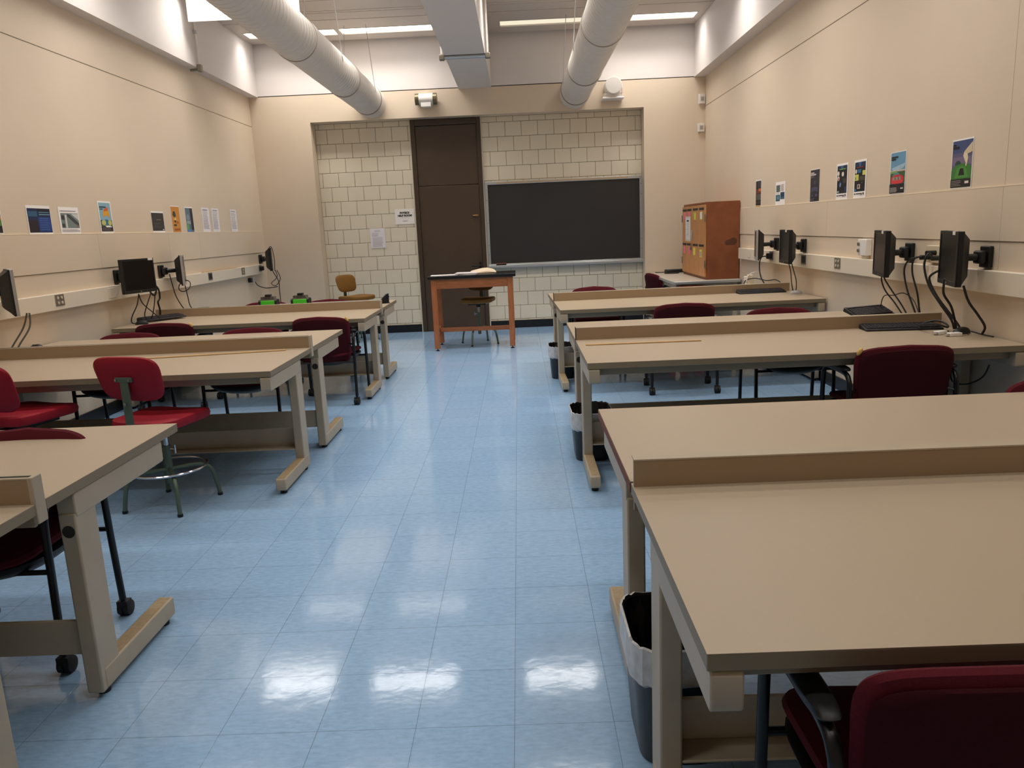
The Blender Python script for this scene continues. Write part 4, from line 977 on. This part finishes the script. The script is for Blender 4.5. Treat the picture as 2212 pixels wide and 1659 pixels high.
cable('black cable behind nearest monitor curving to the coil', [(2.55, 4.72, 1.13), (2.535, 4.80, 1.08), (2.56, 4.76, .98), (2.60, 4.68, .88), (2.635, 4.62, .80), (2.63, 4.60, ZT + .006)], .007, group=G1)
cable('thick black cable from nearest monitor down to the mouse', [(2.52, 4.40, 1.06), (2.56, 4.41, .97), (2.62, 4.41, .89), (2.665, 4.41, .82), (2.67, 4.44, ZT + .01)], .007, group=G1)
cable('coil of black cable lying on the keyboard end', [(2.52 + .07 * math.cos(2 * PI * k / 12), 4.68 + .09 * math.sin(2 * PI * k / 12), ZT + .045 + .012 * math.sin(4 * PI * k / 12)) for k in range(12)], .006, group=G1, closed=True)
cable('black mouse lead running along the desk to the wall', [(2.64, 4.50, ZT + .02), (2.67, 4.44, ZT + .008), (2.69, 4.36, ZT + .005)], .004, group=G1)
cable('black monitor cable pair from second right monitor, left strand', [(2.53, 5.42, 1.06), (2.54, 5.44, 1.02), (2.56, 5.42, .95), (2.60, 5.36, .87), (2.64, 5.28, ZT + .004)], .005, group=G1)
cable('black monitor cable pair from second right monitor, right strand', [(2.53, 5.40, 1.06), (2.55, 5.40, 1.02), (2.58, 5.36, .95), (2.62, 5.30, .86), (2.65, 5.24, ZT + .004)], .005, group=G1)
cable('thin black keyboard cord arching behind the middle right riser', [(2.60, 5.52, ZT + .02), (2.60, 5.56, .82), (2.61, 5.54, .90), (2.62, 5.42, .915), (2.63, 5.30, .94), (2.64, 5.18, .90), (2.64, 5.10, .82)], .0035, group=G1)
cable('black cord wrapped over the small keyboard', [(2.36, 5.44, ZT + .02), (2.40, 5.50, ZT + .055), (2.50, 5.54, ZT + .06), (2.60, 5.56, ZT + .05), (2.63, 5.54, ZT + .02)], .0045, group=G1)
cable('black cable pair from the mouse side monitor, left strand', [(2.54, 7.33, 1.06), (2.56, 7.33, .98), (2.58, 7.36, .90), (2.61, 7.42, .83), (2.63, 7.43, ZT + .006)], .0045, group=G1)
cable('black cable pair from the mouse side monitor, right strand', [(2.55, 7.28, 1.06), (2.57, 7.27, .98), (2.60, 7.29, .90), (2.63, 7.36, .82), (2.635, 7.40, ZT + .012)], .0045, group=G1)
cable('black power cable from the outlet plug below the silver edged right monitor', [(2.62, 8.25, 1.085), (2.57, 8.25, 1.075), (2.55, 8.25, 1.0), (2.555, 8.22, .88), (2.58, 8.15, .80), (2.60, 8.05, ZT + .005)], .006, group=G1)
cable('black cable draped from the power tower along the right riser', [(2.40, 8.30, ZT + .02), (2.42, 8.28, .84), (2.50, 8.2, .86), (2.58, 8.1, .84), (2.65, 8.0, .85), (2.69, 7.9, .80), (2.695, 7.85, ZT + .004)], .005, group=G1)
cable('white plug lead arching over the power tower', [(2.42, 8.27, .83), (2.45, 8.26, .90), (2.53, 8.25, .92), (2.58, 8.24, .87), (2.59, 8.24, ZT + .004)], .005, WHITEP, group=G1)
cable('black looped cable on the grey table left of the cabinet', [(1.98, 11.30, .768), (2.05, 11.15, .775), (2.12, 11.05, .79), (2.2, 11.12, .775), (2.26, 11.0, .768), (2.16, 10.95, .768), (2.06, 11.02, .768), (2.2, 11.2, .775)], .006, group=G1)
t = thing('cable_box', 'flat black device on the grey table behind the cabinet', 'device', (2.24, 11.22, .7625), R(5)); m = MB(); m.box(-.13, .13, -.07, .07, 0, .045); m.build('case', BLACKP, t, bevel=.01)
cable('black cables hanging under the keyboard desk at the right wall, long loop', [(2.66, 4.75, .70), (2.62, 4.75, .5), (2.56, 4.72, .36), (2.60, 4.70, .24), (2.66, 4.74, .36), (2.67, 4.76, .6), (2.67, 4.76, .70)], .006, group=G1)
cable('thin black cable swagging under the keyboard desk at the right wall', [(2.66, 4.70, .70), (2.64, 4.68, .55), (2.62, 4.62, .46), (2.65, 4.52, .46), (2.68, 4.42, .52), (2.69, 4.38, .60)], .0045, group=G1)
# left
cable('grey cable from the facing left monitor to its mouse', [(-3.50, 7.02, 1.05), (-3.52, 7.0, .95), (-3.57, 6.98, .85), (-3.60, 7.02, .79), (-3.57, 7.05, ZT + .012)], .005, group=G2)
cable('grey cable from the facing left monitor crossing to the right', [(-3.50, 7.02, 1.05), (-3.49, 7.05, .96), (-3.45, 7.15, .86), (-3.43, 7.22, ZT + .035)], .005, group=G2)
cable('grey cable from the facing left monitor crossing to the left', [(-3.46, 7.18, 1.05), (-3.49, 7.14, .95), (-3.54, 7.16, .85), (-3.56, 7.22, ZT + .035)], .005, group=G2)
cable('grey cable from the facing left monitor, longest strand', [(-3.45, 7.24, 1.05), (-3.48, 7.25, .93), (-3.52, 7.28, .84), (-3.55, 7.3, ZT + .035)], .005, group=G2)
cable('bundled black cable coil hanging right of the facing left monitor', [(-3.60, 7.42, 1.19), (-3.58, 7.5, 1.14), (-3.57, 7.52, 1.05), (-3.58, 7.48, 1.0), (-3.59, 7.42, 1.06), (-3.57, 7.44, 1.12), (-3.56, 7.54, 1.06), (-3.56, 7.55, .97), (-3.57, 7.52, .93), (-3.58, 7.56, .85), (-3.59, 7.56, ZT + .004)], .009, group=G2)
cable('black cable from silver edged left monitor mount, long strand', [(-3.63, 7.98, 1.18), (-3.62, 7.99, 1.08), (-3.61, 8.02, .95), (-3.58, 8.06, .84), (-3.55, 8.10, ZT + .004)], .005, group=G2)
cable('black cable loop under the silver edged left monitor', [(-3.54 + .06 * math.cos(2 * PI * k / 12), 8.1 + .05 * math.sin(2 * PI * k / 12), 1.045 + .055 * math.sin(2 * PI * k / 12)) for k in range(12)], .005, group=G2, closed=True)
cable('black cable dropping from the silver edged left monitor to the desk', [(-3.54, 8.11, 1.06), (-3.53, 8.12, .93), (-3.52, 8.13, .83), (-3.48, 8.16, ZT + .006), (-3.40, 8.2, ZT + .004)], .005, group=G2)
for k, (dx, lb) in enumerate(((0, 'left'), (.045, 'right'))):
    cable('grey cable from the left edge monitor to the desk, %s strand' % lb, [(-3.52 + dx * .4, 5.42, 1.05), (-3.55 + dx, 5.40, .95), (-3.60 + dx, 5.34, .84), (-3.63 + dx, 5.30, ZT + .005)], .006, mat('grey_cable', (96, 92, 84), .6), group=G2)
cable('black cable looped over the corner monitor', [(-3.52, 10.80, 1.24), (-3.49, 10.80, 1.34), (-3.455, 10.79, 1.385), (-3.42, 10.76, 1.355), (-3.405, 10.76, 1.20), (-3.42, 10.78, 1.05)], .005, group=G2)
cable('black cable bundle below the corner monitor, straight strand', [(-3.52, 10.92, 1.18), (-3.49, 10.90, 1.05), (-3.42, 10.9, .9), (-3.42, 10.9, .78), (-3.42, 10.9, .55)], .006, group=G2)
cable('black cable bundle below the corner monitor, looping strand', [(-3.42, 10.80, 1.06), (-3.40, 10.8, .98), (-3.44, 10.82, .93), (-3.50, 10.82, .88), (-3.46, 10.84, .84), (-3.40, 10.82, .88), (-3.36, 10.8, .95), (-3.39, 10.78, 1.06)], .005, group=G2)
cable('black cable from the wall adapter to the corner bundle', [(-3.69, 10.72, .915), (-3.66, 10.73, .86), (-3.58, 10.78, .82), (-3.48, 10.82, .82), (-3.42, 10.84, .83)], .006, group=G2)
